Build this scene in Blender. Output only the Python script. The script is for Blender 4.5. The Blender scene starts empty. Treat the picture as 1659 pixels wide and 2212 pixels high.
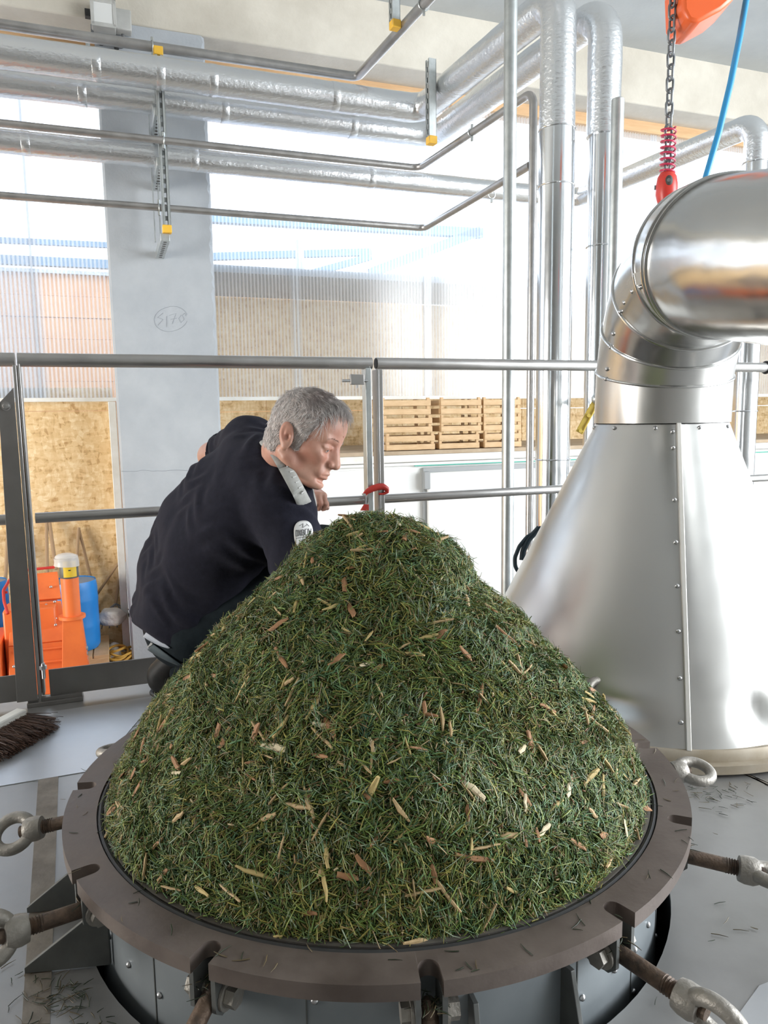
import bpy, bmesh, math, random
import numpy as np
from mathutils import Vector, Matrix, noise

random.seed(7); RNG = np.random.default_rng(7)
SC = bpy.context.scene
COL = SC.collection
PI = math.pi
R_ = math.radians

# ------------------------------------------------------------------ camera
FPX = 1604.0                       # focal length in pixels of the 1659x2212 frame
PITCH, ROLL = 0.1283, 0.0152
CAM = Vector((0.0207, -1.4557, 0.90))
cr, sr = math.cos(ROLL), math.sin(ROLL)
FWD = Vector((0, math.cos(PITCH), -math.sin(PITCH)))
UPC = Vector((0, math.sin(PITCH), math.cos(PITCH)))
RGT = Vector((1, 0, 0))
c_r = RGT * cr - UPC * sr
c_u = RGT * sr + UPC * cr
cd = bpy.data.cameras.new('camera')
cd.sensor_fit = 'VERTICAL'; cd.sensor_height = 36.0; cd.lens = FPX / 2212 * 36
cd.clip_start = 0.02; cd.clip_end = 200
cam = bpy.data.objects.new('camera', cd); COL.objects.link(cam)
cam.matrix_world = Matrix(((c_r.x, c_u.x, -FWD.x, CAM.x), (c_r.y, c_u.y, -FWD.y, CAM.y),
                           (c_r.z, c_u.z, -FWD.z, CAM.z), (0, 0, 0, 1)))
SC.camera = cam

# ------------------------------------------------------------------ world, light, exposure
SC.view_settings.view_transform = 'Standard'
SC.view_settings.look = 'None'
SC.view_settings.gamma = 1.0
SC.view_settings.use_curve_mapping = False
SC.view_settings.exposure = 1.2
wd = bpy.data.worlds.new('world'); SC.world = wd; wd.use_nodes = True
wn = wd.node_tree.nodes; wl = wd.node_tree.links
bgn = wn['Background']; bgn.inputs[1].default_value = 1.9
tc = wn.new('ShaderNodeTexCoord'); sx = wn.new('ShaderNodeSeparateXYZ'); rp = wn.new('ShaderNodeValToRGB')
wl.new(tc.outputs['Generated'], sx.inputs[0]); wl.new(sx.outputs[2], rp.inputs[0]); wl.new(rp.outputs[0], bgn.inputs[0])
rp.color_ramp.elements[0].position = 0.0; rp.color_ramp.elements[0].color = (0.93, 0.96, 1.0, 1)
rp.color_ramp.elements[1].position = 0.7; rp.color_ramp.elements[1].color = (0.66, 0.80, 1.0, 1)
def area_light(name, loc, target, sx_, sy_, power, col):
    l = bpy.data.lights.new(name, 'AREA'); l.shape = 'RECTANGLE'; l.size = sx_; l.size_y = sy_
    l.energy = power; l.color = col
    o = bpy.data.objects.new(name, l); COL.objects.link(o); o.location = loc
    o.rotation_euler = (Vector(target) - Vector(loc)).to_track_quat('-Z', 'Y').to_euler()
    return o
# daylight through the open gate on the right of the hall
area_light('gate_daylight', (6.3, -0.6, 1.9), (0, 0.6, 0.6), 4.2, 3.2, 310, (0.93, 0.97, 1.0))
# added fill lamp on the left, no gate there; brightens the OSB
area_light('left_fill_lamp', (-6.2, -1.0, 0.7), (-1.0, 3.6, 0.0), 2.2, 2.4, 170, (1.0, 0.97, 0.92))

# ------------------------------------------------------------------ frames of reference
TH = math.atan(1 / 2.7527)         # the back wall and the railing run at this angle
E = Vector((math.cos(TH), math.sin(TH), 0)); N = Vector((-math.sin(TH), math.cos(TH), 0)); Z = Vector((0, 0, 1))
def W(s, n, z): return E * s + N * n + Z * z
def ray(px, py):
    u = (px - 829.5) / FPX; v = (py - 1106) / FPX
    return FWD + c_r * u - c_u * v
def at_z(px, py, z):
    d = ray(px, py); return CAM + d * ((z - CAM.z) / d.z)
def at_n(px, py, n):
    d = ray(px, py); return CAM + d * ((n - N.dot(CAM)) / N.dot(d))
def at_d(px, py, dep): return CAM + ray(px, py) * dep
def sn(p): return E.dot(p), N.dot(p), p.z

# ------------------------------------------------------------------ mesh builder
def frame_of(t):
    t = Vector(t).normalized()
    a = Vector((0, 0, 1)) if abs(t.z) < 0.9 else Vector((1, 0, 0))
    u = a.cross(t).normalized(); return u, t.cross(u).normalized(), t
class MB:
    def __init__(s): s.v = []; s.f = []
    def add(s, v, f):
        o = len(s.v); s.v += [tuple(p) for p in v]; s.f += [[i + o for i in q] for q in f]; return s
    def box(s, c, size, ax=None):
        c = Vector(c); ax = ax or (Vector((1, 0, 0)), Vector((0, 1, 0)), Vector((0, 0, 1)))
        h = [a.normalized() * (d / 2) for a, d in zip(ax, size)]
        v = [c + h[0] * i + h[1] * j + h[2] * k for k in (-1, 1) for j in (-1, 1) for i in (-1, 1)]
        return s.add(v, [[0, 2, 3, 1], [4, 5, 7, 6], [0, 1, 5, 4], [2, 6, 7, 3], [0, 4, 6, 2], [1, 3, 7, 5]])
    def beam(s, a, b, w, h, up=Z):
        a = Vector(a); b = Vector(b); t = (b - a); l = t.length; t.normalize()
        u = Vector(up).cross(t)
        u = u.normalized() if u.length > 1e-4 else Vector((1, 0, 0))
        return s.box((a + b) / 2, (l, w, h), (t, u, t.cross(u)))
    def tube(s, pts, r, n=16, cap=True):
        pts = [Vector(p) for p in pts]; m = len(pts)
        rs = r if isinstance(r, (list, tuple)) else [r] * m
        t0 = (pts[1] - pts[0]).normalized(); u = frame_of(t0)[0]
        v = []
        for i, p in enumerate(pts):
            if i == 0: t = t0
            elif i == m - 1: t = (pts[i] - pts[i - 1]).normalized()
            else: t = ((pts[i] - pts[i - 1]).normalized() + (pts[i + 1] - pts[i]).normalized()).normalized()
            u = (u - t * u.dot(t)).normalized(); w = t.cross(u)
            for k in range(n):
                a = 2 * PI * k / n; v.append(p + (u * math.cos(a) + w * math.sin(a)) * rs[i])
        f = [[i * n + k, i * n + (k + 1) % n, (i + 1) * n + (k + 1) % n, (i + 1) * n + k] for i in range(m - 1) for k in range(n)]
        if cap: f += [list(range(n))[::-1], [(m - 1) * n + k for k in range(n)]]
        return s.add(v, f)
    def lathe(s, prof, c=(0, 0, 0), ax=Z, n=48, u=None):
        c = Vector(c); uu, ww, t = frame_of(ax)
        if u is not None: uu = Vector(u).normalized(); ww = t.cross(uu)
        v = []; m = len(prof)
        for r, z in prof:
            for k in range(n):
                a = 2 * PI * k / n; v.append(c + t * z + (uu * math.cos(a) + ww * math.sin(a)) * max(r, 1e-5))
        f = [[i * n + k, i * n + (k + 1) % n, (i + 1) * n + (k + 1) % n, (i + 1) * n + k] for i in range(m - 1) for k in range(n)]
        return s.add(v, f)
    def cyl(s, a, b, r, n=20): return s.tube([a, b], r, n)
    def prism(s, poly, vec):
        vec = Vector(vec); poly = [Vector(p) for p in poly]; n = len(poly)
        v = poly + [p + vec for p in poly]
        f = [list(range(n))[::-1], [n + i for i in range(n)]] + [[i, (i + 1) % n, n + (i + 1) % n, n + i] for i in range(n)]
        return s.add(v, f)
    def ball(s, c, r, n=16, m=10, ax=None):
        c = Vector(c); r = (r, r, r) if not isinstance(r, (list, tuple)) else r
        ax = ax or (Vector((1, 0, 0)), Vector((0, 1, 0)), Vector((0, 0, 1)))
        v = [c + ax[2] * r[2]]
        for i in range(1, m):
            t = PI * i / m
            for k in range(n):
                a = 2 * PI * k / n
                v.append(c + ax[0] * r[0] * math.sin(t) * math.cos(a) + ax[1] * r[1] * math.sin(t) * math.sin(a) + ax[2] * r[2] * math.cos(t))
        v.append(c - ax[2] * r[2]); L = len(v) - 1
        f = [[0, 1 + k, 1 + (k + 1) % n] for k in range(n)]
        f += [[1 + i * n + k, 1 + (i + 1) * n + k, 1 + (i + 1) * n + (k + 1) % n, 1 + i * n + (k + 1) % n] for i in range(m - 2) for k in range(n)]
        f += [[L, 1 + (m - 2) * n + (k + 1) % n, 1 + (m - 2) * n + k] for k in range(n)]
        return s.add(v, f)
    def torus(s, c, nrm, R, r, n=32, m=10, sc=(1, 1), u=None):
        c = Vector(c); uu, ww, t = frame_of(nrm)
        if u is not None: uu = Vector(u).normalized(); ww = t.cross(uu)
        v = []
        for i in range(n):
            a = 2 * PI * i / n; d = uu * math.cos(a) * sc[0] + ww * math.sin(a) * sc[1]; dn = d.normalized()
            for k in range(m):
                b = 2 * PI * k / m; v.append(c + d * R + dn * r * math.cos(b) + t * r * math.sin(b))
        f = [[i * m + k, ((i + 1) % n) * m + k, ((i + 1) % n) * m + (k + 1) % m, i * m + (k + 1) % m] for i in range(n) for k in range(m)]
        return s.add(v, f)
def rounded(pts, rad, n=8):
    """polyline with its inner corners rounded"""
    pts = [Vector(p) for p in pts]; out = [pts[0]]
    for i in range(1, len(pts) - 1):
        a, b, c = pts[i - 1], pts[i], pts[i + 1]
        d1 = (a - b).normalized(); d2 = (c - b).normalized()
        ang = d1.angle(d2); t = min(rad / math.tan(ang / 2), (a - b).length * .49, (c - b).length * .49)
        rr = t * math.tan(ang / 2); cen = b + (d1 + d2).normalized() * (rr / math.sin(ang / 2))
        p0 = b + d1 * t - cen; tot = PI - ang; axis = p0.cross(b + d2 * t - cen).normalized()
        for k in range(n + 1): out.append(cen + Matrix.Rotation(tot * k / n, 3, axis) @ p0)
    return out + [pts[-1]]

WLOC = {}
def tag(o, label=None, cat=None, group=None, kind=None):
    if label: o['label'] = label
    if cat: o['category'] = cat
    if group: o['group'] = group
    if kind: o['kind'] = kind
    return o
def thing(name, label, cat, loc=(0, 0, 0), group=None):
    o = bpy.data.objects.new(name, None); COL.objects.link(o); o.location = loc; o.empty_display_size = .05
    WLOC[o.name] = Vector(loc); return tag(o, label, cat, group)
def mesh_of(name, mb, mat, off, smooth=True, ang=35):
    v = np.array(mb.v, dtype=np.float32) - np.array(off, dtype=np.float32)
    me = bpy.data.meshes.new(name); me.from_pydata(v.tolist(), [], mb.f)
    bm = bmesh.new(); bm.from_mesh(me); bmesh.ops.recalc_face_normals(bm, faces=bm.faces); bm.to_mesh(me); bm.free()
    if smooth:
        me.polygons.foreach_set('use_smooth', [True] * len(me.polygons)); me.set_sharp_from_angle(angle=R_(ang))
    if mat: me.materials.append(mat)
    return me
def obj(name, mb, mat, parent=None, smooth=True, bevel=0, ang=35, origin=None, **kw):
    if parent is not None: off = WLOC[parent.name]; org = off
    else:
        a = np.array(mb.v); lo = a.min(0); hi = a.max(0)
        org = Vector(origin) if origin is not None else Vector(((lo[0] + hi[0]) / 2, (lo[1] + hi[1]) / 2, lo[2])); off = org
    me = mesh_of(name, mb, mat, org, smooth, ang)
    o = bpy.data.objects.new(name, me); COL.objects.link(o)
    if parent is not None: o.parent = parent; WLOC[o.name] = Vector(off)
    else: o.location = org; WLOC[o.name] = Vector(org)
    if bevel:
        b = o.modifiers.new('bevel', 'BEVEL'); b.width = bevel; b.segments = 2; b.limit_method = 'ANGLE'; b.angle_limit = R_(40)
    return tag(o, **kw)
def struct(name, mb, mat, parent=None, **kw):
    o = obj(name, mb, mat, parent, **kw)
    if parent is None: o['kind'] = 'structure'
    return o
def place(name, me, parent, loc, rot=None, scale=None):
    """another part sharing the mesh me, at world position loc"""
    o = bpy.data.objects.new(name, me); COL.objects.link(o)
    if parent is not None: o.parent = parent; o.location = Vector(loc) - WLOC[parent.name]
    else: o.location = loc
    WLOC[o.name] = Vector(loc)
    if rot is not None: o.rotation_mode = 'QUATERNION'; o.rotation_quaternion = rot
    if scale is not None: o.scale = scale
    return o
def copy_tree(o, parent=None):
    c = o.copy(); COL.objects.link(c); c.parent = parent
    WLOC[c.name] = WLOC[o.name]
    for ch in list(o.children): copy_tree(ch, c)
    return c

# ------------------------------------------------------------------ materials
def nodes_of(name):
    m = bpy.data.materials.new(name); m.use_nodes = True
    nt = m.node_tree; return m, nt.nodes, nt.links, nt.nodes['Principled BSDF']
def rgba(c): return (c[0], c[1], c[2], 1)
def M(name, col, rough=.5, metal=0, col2=None, nscale=8, ndetail=6, lo=.35, hi=.65, bump=0, bscale=40, stretch=None,
      rvar=0, bdist=.01, spec=None, coat=0):
    m, n, l, b = nodes_of(name)
    b.inputs['Base Color'].default_value = rgba(col); b.inputs['Roughness'].default_value = rough; b.inputs['Metallic'].default_value = metal
    if spec is not None: b.inputs['Specular IOR Level'].default_value = spec
    if coat: b.inputs['Coat Weight'].default_value = coat
    tcn = n.new('ShaderNodeTexCoord'); src = tcn.outputs['Object']
    if stretch:
        mp = n.new('ShaderNodeMapping'); mp.inputs['Scale'].default_value = stretch; l.new(src, mp.inputs[0]); src = mp.outputs[0]
    if col2 is not None or rvar:
        t = n.new('ShaderNodeTexNoise'); t.inputs['Scale'].default_value = nscale; t.inputs['Detail'].default_value = ndetail; t.inputs['Roughness'].default_value = .6
        l.new(src, t.inputs['Vector'])
        if col2 is not None:
            r = n.new('ShaderNodeValToRGB'); r.color_ramp.elements[0].position = lo; r.color_ramp.elements[1].position = hi
            r.color_ramp.elements[0].color = rgba(col); r.color_ramp.elements[1].color = rgba(col2)
            l.new(t.outputs[0], r.inputs[0]); l.new(r.outputs[0], b.inputs['Base Color'])
        if rvar:
            mr = n.new('ShaderNodeMapRange'); mr.inputs[3].default_value = rough - rvar; mr.inputs[4].default_value = rough + rvar
            mr.inputs[1].default_value = .3; mr.inputs[2].default_value = .7
            l.new(t.outputs[0], mr.inputs[0]); l.new(mr.outputs[0], b.inputs['Roughness'])
    if bump:
        t2 = n.new('ShaderNodeTexNoise'); t2.inputs['Scale'].default_value = bscale; t2.inputs['Detail'].default_value = 4
        l.new(src, t2.inputs['Vector']); bp = n.new('ShaderNodeBump'); bp.inputs['Strength'].default_value = bump; bp.inputs['Distance'].default_value = bdist
        l.new(t2.outputs[0], bp.inputs['Height']); l.new(bp.outputs[0], b.inputs['Normal'])
    return m
MT = {}
MT['concrete'] = M('concrete_grey', (.375, .40, .43), .9, 0, (.46, .485, .51), 3.5, 8, .3, .7, .15, 60)
MT['concrete_warm'] = M('concrete_beam', (.50, .46, .39), .9, 0, (.66, .62, .54), 2.2, 8, .3, .7, .2, 50)
MT['concrete_ceil'] = M('concrete_ceiling', (.42, .44, .45), .9, 0, (.50, .52, .52), 2, 7, .3, .7, .1, 40)
MT['floor'] = M('concrete_floor', (.33, .30, .26), .8, 0, (.45, .42, .37), 3, 8)
MT['timber'] = M('spruce_timber', (.56, .34, .17), .6, 0, (.68, .45, .25), 4, 6, .3, .7, .1, 60, (1, 1, 9))
MT['shedwood'] = M('weathered_boards', (.60, .30, .13), .7, 0, (.70, .40, .20), 3, 6, .3, .7)
MT['plywall'] = M('painted_wall', (.30, .30, .29), .9)
MT['platform'] = M('platform_steel', (.275, .27, .26), .36, .5, (.345, .34, .335), 5, 8, .3, .7, .03, 30, rvar=.08)
MT['platform2'] = M('platform_steel_glare', (.47, .48, .50), .34, .55, (.54, .55, .57), 4, 8, .3, .7, .03, 30, rvar=.03)  # brighter copy of the deck steel, window reflection put into its colour
MT['joint'] = M('joint_rust', (.15, .125, .10), .6, .2, (.27, .24, .20), 14, 8, .3, .7, .1, 80)
MT['flange'] = M('flange_steel', (.115, .090, .078), .48, .55, (.20, .165, .145), 9, 10, .3, .72, .05, 120, rvar=.1)
MT['vessel'] = M('vessel_paint', (.20, .225, .24), .42, .35, (.25, .275, .29), 7, 8, .3, .7, .02, 60, rvar=.06)
MT['gasket'] = M('black_rubber', (.018, .018, .018), .55)
MT['lip'] = M('lip_steel', (.20, .185, .165), .5, .6, (.13, .115, .10), 12, 8)
MT['rusty'] = M('rusty_bolt', (.055, .042, .034), .55, .5, (.17, .115, .08), 40, 8, .35, .65, .2, 200)
MT['cast'] = M('cast_eye', (.24, .225, .20), .5, .55, (.36, .335, .30), 30, 8, .3, .7, .2, 150)
MT['screw'] = M('screw_steel', (.55, .55, .56), .3, 1)
MT['gusset'] = M('gusset_plate', (.10, .105, .10), .5, .4, (.15, .155, .15), 10, 8)
MT['rail'] = M('rail_steel', (.36, .35, .34), .34, .85, (.46, .45, .44), 6, 8, .3, .7, .02, 90, rvar=.07)
MT['plate_dark'] = M('hot_rolled_plate', (.185, .175, .165), .46, .45, (.25, .24, .23), 5, 8, .3, .7, rvar=.08)
MT['galv'] = M('galvanised', (.44, .47, .47), .38, .8, (.56, .59, .59), 18, 6, .35, .65)
MT['thinpipe'] = M('steel_pipe', (.40, .39, .38), .33, .9, (.50, .49, .48), 10, 6, rvar=.05)
MT['yellow'] = M('yellow_cap', (.86, .50, .05), .5)
MT['olive'] = M('yellow_lever', (.50, .36, .06), .45)
MT['red'] = M('red_paint', (.62, .045, .03), .35, 0, (.50, .035, .03), 20, 5)
MT['redspring'] = M('red_spring', (.55, .03, .09), .35)
MT['orange'] = M('orange_paint', (.86, .19, .045), .38, 0, (.72, .14, .035), 5, 7, .45, .75)
MT['orange2'] = M('hoist_orange', (.80, .13, .03), .35)
MT['blue'] = M('blue_plastic', (.015, .19, .55), .35, 0, (.02, .23, .62), 6, 4)
MT['bluehose'] = M('blue_hose', (.03, .27, .55), .35)
MT['teal'] = M('dark_cable', (.015, .035, .05), .5)
MT['chain'] = M('chain_steel', (.17, .18, .19), .42, .8, (.27, .28, .29), 40, 5)
MT['white'] = M('white_panel', (.80, .80, .78), .4, 0, (.76, .75, .72), 3, 5)
MT['whitetrim'] = M('white_trim', (.78, .77, .73), .55, 0, (.70, .68, .62), 9, 6)
MT['greygasket'] = M('door_seal', (.30, .31, .31), .5)
MT['teeth'] = M('green_line', (.02, .38, .28), .5)
MT['crate'] = M('crate_wood', (.54, .35, .18), .65, 0, (.66, .46, .26), 12, 7, .3, .7, .1, 90, (1, 1, 5))
MT['dark'] = M('dark_gap', (.05, .045, .04), .7)
MT['shelf'] = M('worn_board', (.36, .27, .18), .8, 0, (.48, .38, .27), 6, 8, .3, .7)
MT['label_yellow'] = M('label_yellow', (.75, .50, .03), .5)
MT['black'] = M('black_plastic', (.02, .02, .02), .5)
MT['sack'] = M('woven_sack', (.55, .51, .45), .8, 0, (.68, .64, .58), 14, 6, .3, .7, .4, 30, bdist=.03)
MT['net'] = M('orange_net', (.55, .30, .05), .7)
MT['toolwood'] = M('tool_handle', (.34, .22, .12), .6)
MT['bristle'] = M('brown_bristle', (.10, .055, .035), .7)
MT['lamp_grey'] = M('lamp_housing', (.42, .42, .40), .5, 0, (.50, .50, .48), 10, 5)
MT['lamp_glass'] = M('lamp_glass', (.82, .83, .82), .12, .3)
MT['pencil'] = M('pencil_mark', (.31, .335, .37), .8)
MT['skin'] = None
def make_osb():
    m, n, l, b = nodes_of('osb_board'); b.inputs['Roughness'].default_value = .65
    tcn = n.new('ShaderNodeTexCoord'); prev = None
    mixes = []
    for i, (rot, sc) in enumerate(((25, (16, 16, 60)), (-40, (55, 55, 20)), (75, (34, 34, 34)))):
        mp = n.new('ShaderNodeMapping'); mp.inputs['Rotation'].default_value = (R_(rot), R_(rot * .7), 0); mp.inputs['Scale'].default_value = sc
        l.new(tcn.outputs['Object'], mp.inputs[0])
        v = n.new('ShaderNodeTexVoronoi'); v.inputs['Scale'].default_value = 1.0; v.inputs['Randomness'].default_value = 1
        l.new(mp.outputs[0], v.inputs['Vector']); sp = n.new('ShaderNodeSeparateColor'); l.new(v.outputs['Color'], sp.inputs[0]); mixes.append(sp.outputs[0])
    a = n.new('ShaderNodeMath'); a.operation = 'ADD'; l.new(mixes[0], a.inputs[0]); l.new(mixes[1], a.inputs[1])
    a2 = n.new('ShaderNodeMath'); a2.operation = 'ADD'; l.new(a.outputs[0], a2.inputs[0]); l.new(mixes[2], a2.inputs[1])
    d = n.new('ShaderNodeMath'); d.operation = 'MULTIPLY'; d.inputs[1].default_value = 1 / 3; l.new(a2.outputs[0], d.inputs[0])
    r = n.new('ShaderNodeValToRGB'); e = r.color_ramp.elements
    e[0].position = .12; e[0].color = (.48, .29, .12, 1); e[1].position = .85; e[1].color = (.84, .66, .41, 1)
    x = e.new(.35); x.color = (.69, .47, .23, 1); x = e.new(.6); x.color = (.75, .54, .29, 1)
    l.new(d.outputs[0], r.inputs[0]); l.new(r.outputs[0], b.inputs['Base Color'])
    return m
MT['osb'] = make_osb()
def make_foil():
    m, n, l, b = nodes_of('aluminium_foil'); b.inputs['Metallic'].default_value = .95; b.inputs['Roughness'].default_value = .24
    b.inputs['Base Color'].default_value = (.80, .82, .84, 1)
    tcn = n.new('ShaderNodeTexCoord')
    t = n.new('ShaderNodeTexNoise'); t.inputs['Scale'].default_value = 55; t.inputs['Detail'].default_value = 5; l.new(tcn.outputs['Object'], t.inputs['Vector'])
    mp = n.new('ShaderNodeMapping'); mp.inputs['Rotation'].default_value = (0, 0, -TH); mp.inputs['Scale'].default_value = (2, 40, 40); l.new(tcn.outputs['Object'], mp.inputs[0])
    t2 = n.new('ShaderNodeTexNoise'); t2.inputs['Scale'].default_value = 2.2; t2.inputs['Detail'].default_value = 5; l.new(mp.outputs[0], t2.inputs['Vector'])
    a = n.new('ShaderNodeMath'); a.operation = 'ADD'; l.new(t.outputs[0], a.inputs[0]); l.new(t2.outputs[0], a.inputs[1])
    bp = n.new('ShaderNodeBump'); bp.inputs['Strength'].default_value = .35; bp.inputs['Distance'].default_value = .006
    l.new(a.outputs[0], bp.inputs['Height']); l.new(bp.outputs[0], b.inputs['Normal'])
    return m
MT['foil'] = make_foil()
def make_stainless(name, rough, col, bscale=3, bstr=.05):
    m, n, l, b = nodes_of(name); b.inputs['Metallic'].default_value = 1; b.inputs['Roughness'].default_value = rough
    b.inputs['Base Color'].default_value = rgba(col)
    tcn = n.new('ShaderNodeTexCoord'); t = n.new('ShaderNodeTexNoise'); t.inputs['Scale'].default_value = bscale; t.inputs['Detail'].default_value = 2
    l.new(tcn.outputs['Object'], t.inputs['Vector']); bp = n.new('ShaderNodeBump'); bp.inputs['Strength'].default_value = bstr; bp.inputs['Distance'].default_value = .05
    l.new(t.outputs[0], bp.inputs['Height']); l.new(bp.outputs[0], b.inputs['Normal'])
    t2 = n.new('ShaderNodeTexNoise'); t2.inputs['Scale'].default_value = 14; t2.inputs['Detail'].default_value = 7
    mr = n.new('ShaderNodeMapRange'); mr.inputs[3].default_value = rough * .8; mr.inputs[4].default_value = rough * 1.3
    l.new(tcn.outputs['Object'], t2.inputs['Vector']); l.new(t2.outputs[0], mr.inputs[0]); l.new(mr.outputs[0], b.inputs['Roughness'])
    return m
MT['cone'] = make_stainless('satin_stainless', .30, (.60, .595, .58), 2.5, .06)
MT['duct'] = make_stainless('bright_stainless', .20, (.60, .60, .59), 5, .16)
MT['jacket'] = make_stainless('smooth_jacket', .16, (.76, .78, .80), 5, .03)
def make_poly():
    m, n, l, b = nodes_of('twin_wall_polycarbonate'); out = n['Material Output']
    tr = n.new('ShaderNodeBsdfTransparent'); tr.inputs[0].default_value = (.95, .96, .97, 1)
    tl = n.new('ShaderNodeBsdfTranslucent'); tl.inputs[0].default_value = (.92, .94, .96, 1)
    df = n.new('ShaderNodeBsdfDiffuse'); df.inputs[0].default_value = (.80, .83, .86, 1)
    gl = n.new('ShaderNodeBsdfGlossy'); gl.inputs['Roughness'].default_value = .15
    tcn = n.new('ShaderNodeTexCoord'); mp = n.new('ShaderNodeMapping'); mp.inputs['Rotation'].default_value = (0, 0, -TH); l.new(tcn.outputs['Object'], mp.inputs[0])
    wv = n.new('ShaderNodeTexWave'); wv.bands_direction = 'X'; wv.inputs['Scale'].default_value = 12.5; wv.inputs['Distortion'].default_value = 0
    l.new(mp.outputs[0], wv.inputs['Vector'])
    mr = n.new('ShaderNodeMapRange'); mr.inputs[1].default_value = .1; mr.inputs[2].default_value = .9; mr.inputs[3].default_value = .10; mr.inputs[4].default_value = .36
    l.new(wv.outputs[1], mr.inputs[0])
    m1 = n.new('ShaderNodeMixShader'); m1.inputs[0].default_value = .4; l.new(tl.outputs[0], m1.inputs[1]); l.new(df.outputs[0], m1.inputs[2])
    m2 = n.new('ShaderNodeMixShader'); l.new(mr.outputs[0], m2.inputs[0]); l.new(tr.outputs[0], m2.inputs[1]); l.new(m1.outputs[0], m2.inputs[2])
    m3 = n.new('ShaderNodeMixShader'); m3.inputs[0].default_value = .04; l.new(m2.outputs[0], m3.inputs[1]); l.new(gl.outputs[0], m3.inputs[2])
    l.new(m3.outputs[0], out.inputs[0])
    return m
MT['poly'] = make_poly()
def make_vcol(name, rough, attr='tint', sss=0):
    m, n, l, b = nodes_of(name); b.inputs['Roughness'].default_value = rough
    a = n.new('ShaderNodeAttribute'); a.attribute_name = attr; l.new(a.outputs[0], b.inputs['Base Color'])
    return m
MT['needle'] = make_vcol('fir_needle', .42)
MT['heapcore'] = M('heap_core', (.018, .022, .010), .9, 0, (.035, .035, .015), 30, 6)

# ================================================================== SETTING
NW, NC = 3.93, 3.63                # glazing plane and front of the column
FZ = -0.78                         # hall floor, the platform top is z = 0
AX = (E, N, Z)
def wbox(s0, s1, n0, n1, z0, z1): return MB().box(W((s0 + s1) / 2, (n0 + n1) / 2, (z0 + z1) / 2), (s1 - s0, n1 - n0, z1 - z0), AX)
struct('floor', wbox(-7, 9, -5, 5.1, FZ - .1, FZ), MT['floor'])
struct('ceiling', wbox(-7, 9, -5, NC + .1, 3.64, 3.84), MT['concrete_ceil'])
struct('wall_left', wbox(-7.2, -7, -5, 5.1, FZ, 3.64), MT['plywall'])
struct('wall_front', wbox(-7, 9, -5.2, -5, FZ, 3.64), MT['plywall'])
struct('wall_right', wbox(8.8, 9, 2.6, 5.1, FZ, 3.64), MT['plywall'])
# concrete beam, with the soffit behind it
struct('trim_1', wbox(-7, 9, NC, NC + .42, 3.25, 3.66), MT['concrete_warm'], bevel=.012)
# concrete column with a chipped right edge
col_s0, col_s1 = -.435, .205
mbc = MB(); rr = random.Random(3)
def col_ring(z, chip): return [W(col_s0 + .012, NC, z), W(col_s1 - chip, NC, z), W(col_s1, NC + chip * 1.3, z), W(col_s1, NW + .1, z), W(col_s0, NW + .1, z), W(col_s0, NC + .012, z)]
zs = [FZ + (3.249 - FZ) * i / 120 for i in range(121)]
vv = []
for z in zs:
    ch = .010 + (rr.random() * .018 if z > 1.25 else rr.random() * .006)
    if abs(z - .62) < .012: ch += .006
    vv += col_ring(z, ch)
ff = [[i * 6 + k, i * 6 + (k + 1) % 6, (i + 1) * 6 + (k + 1) % 6, (i + 1) * 6 + k] for i in range(120) for k in range(6)] + [[0, 1, 2, 3, 4, 5], [720 + k for k in range(6)]]
mbc.add(vv, ff)
colo = struct('wall_pillar', mbc, MT['concrete'], ang=25)
# construction joint line and the pencilled number in a ring
g = MB()
pr = [at_n(262 + (470 - 262) * i / 24, 1017 + .8 * math.sin(i * .8) - 0.1 * i + rr.random() * 1.5, NC - .0008) for i in range(25)]
g.tube(pr, .0016, 5); obj('cast_joint', g, MT['pencil'], colo)
g = MB()
def stroke(pts): g.tube([at_n(x, y, NC - .001) for x, y in pts], .0011, 5)
stroke([(331 + 38 + 36 * math.cos(a) * (1.0 + .04 * math.sin(2 * a)), 692 - 3 + 27 * math.sin(a) - 4 * math.cos(a)) for a in np.linspace(.3, 6.1, 30)])
stroke([(352, 676), (340, 686), (352, 690), (341, 703)])
stroke([(360, 683), (360, 706)])
stroke([(366, 681), (380, 677), (372, 700)]); stroke([(368, 690), (382, 687)])
stroke([(392, 680), (386, 688), (391, 697), (398, 690), (394, 681), (399, 676), (402, 683)])
obj('pencilled_number', g, MT['pencil'], colo)

# ---- glazing: twin-wall polycarbonate sheets in two bays
def bay(name, s0, s1, joints):
    w = thing(name, None, None, W((s0 + s1) / 2, NW, 1.03)); w['kind'] = 'structure'
    js = [s0] + [j for j in joints if s0 < j < s1] + [s1]
    for a, b in zip(js[:-1], js[1:]):
        obj('polycarbonate_sheet', wbox(a + .004, b - .004, NW, NW + .016, 1.05, 3.20), MT['poly'], w)
    for j in js[1:-1]:
        obj('glazing_bar', wbox(j - .03, j + .03, NW - .008, NW - .001, 1.04, 3.18), MT['poly'], w)
    obj('bottom_profile', wbox(s0, s1, NW - .012, NW + .03, 1.025, 1.05), MT['whitetrim'], w)
    obj('timber_head', wbox(s0, s1, NW - .03, NW + .12, 3.165, 3.26), MT['timber'], w, bevel=.004)
    return w
bay('window_1', -6.9, col_s0, [-.875 - 1.02 * k for k in range(7)])
bay('window_2', col_s1, 8.9, [.806 + 1.02 * k for k in range(9)])
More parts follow.
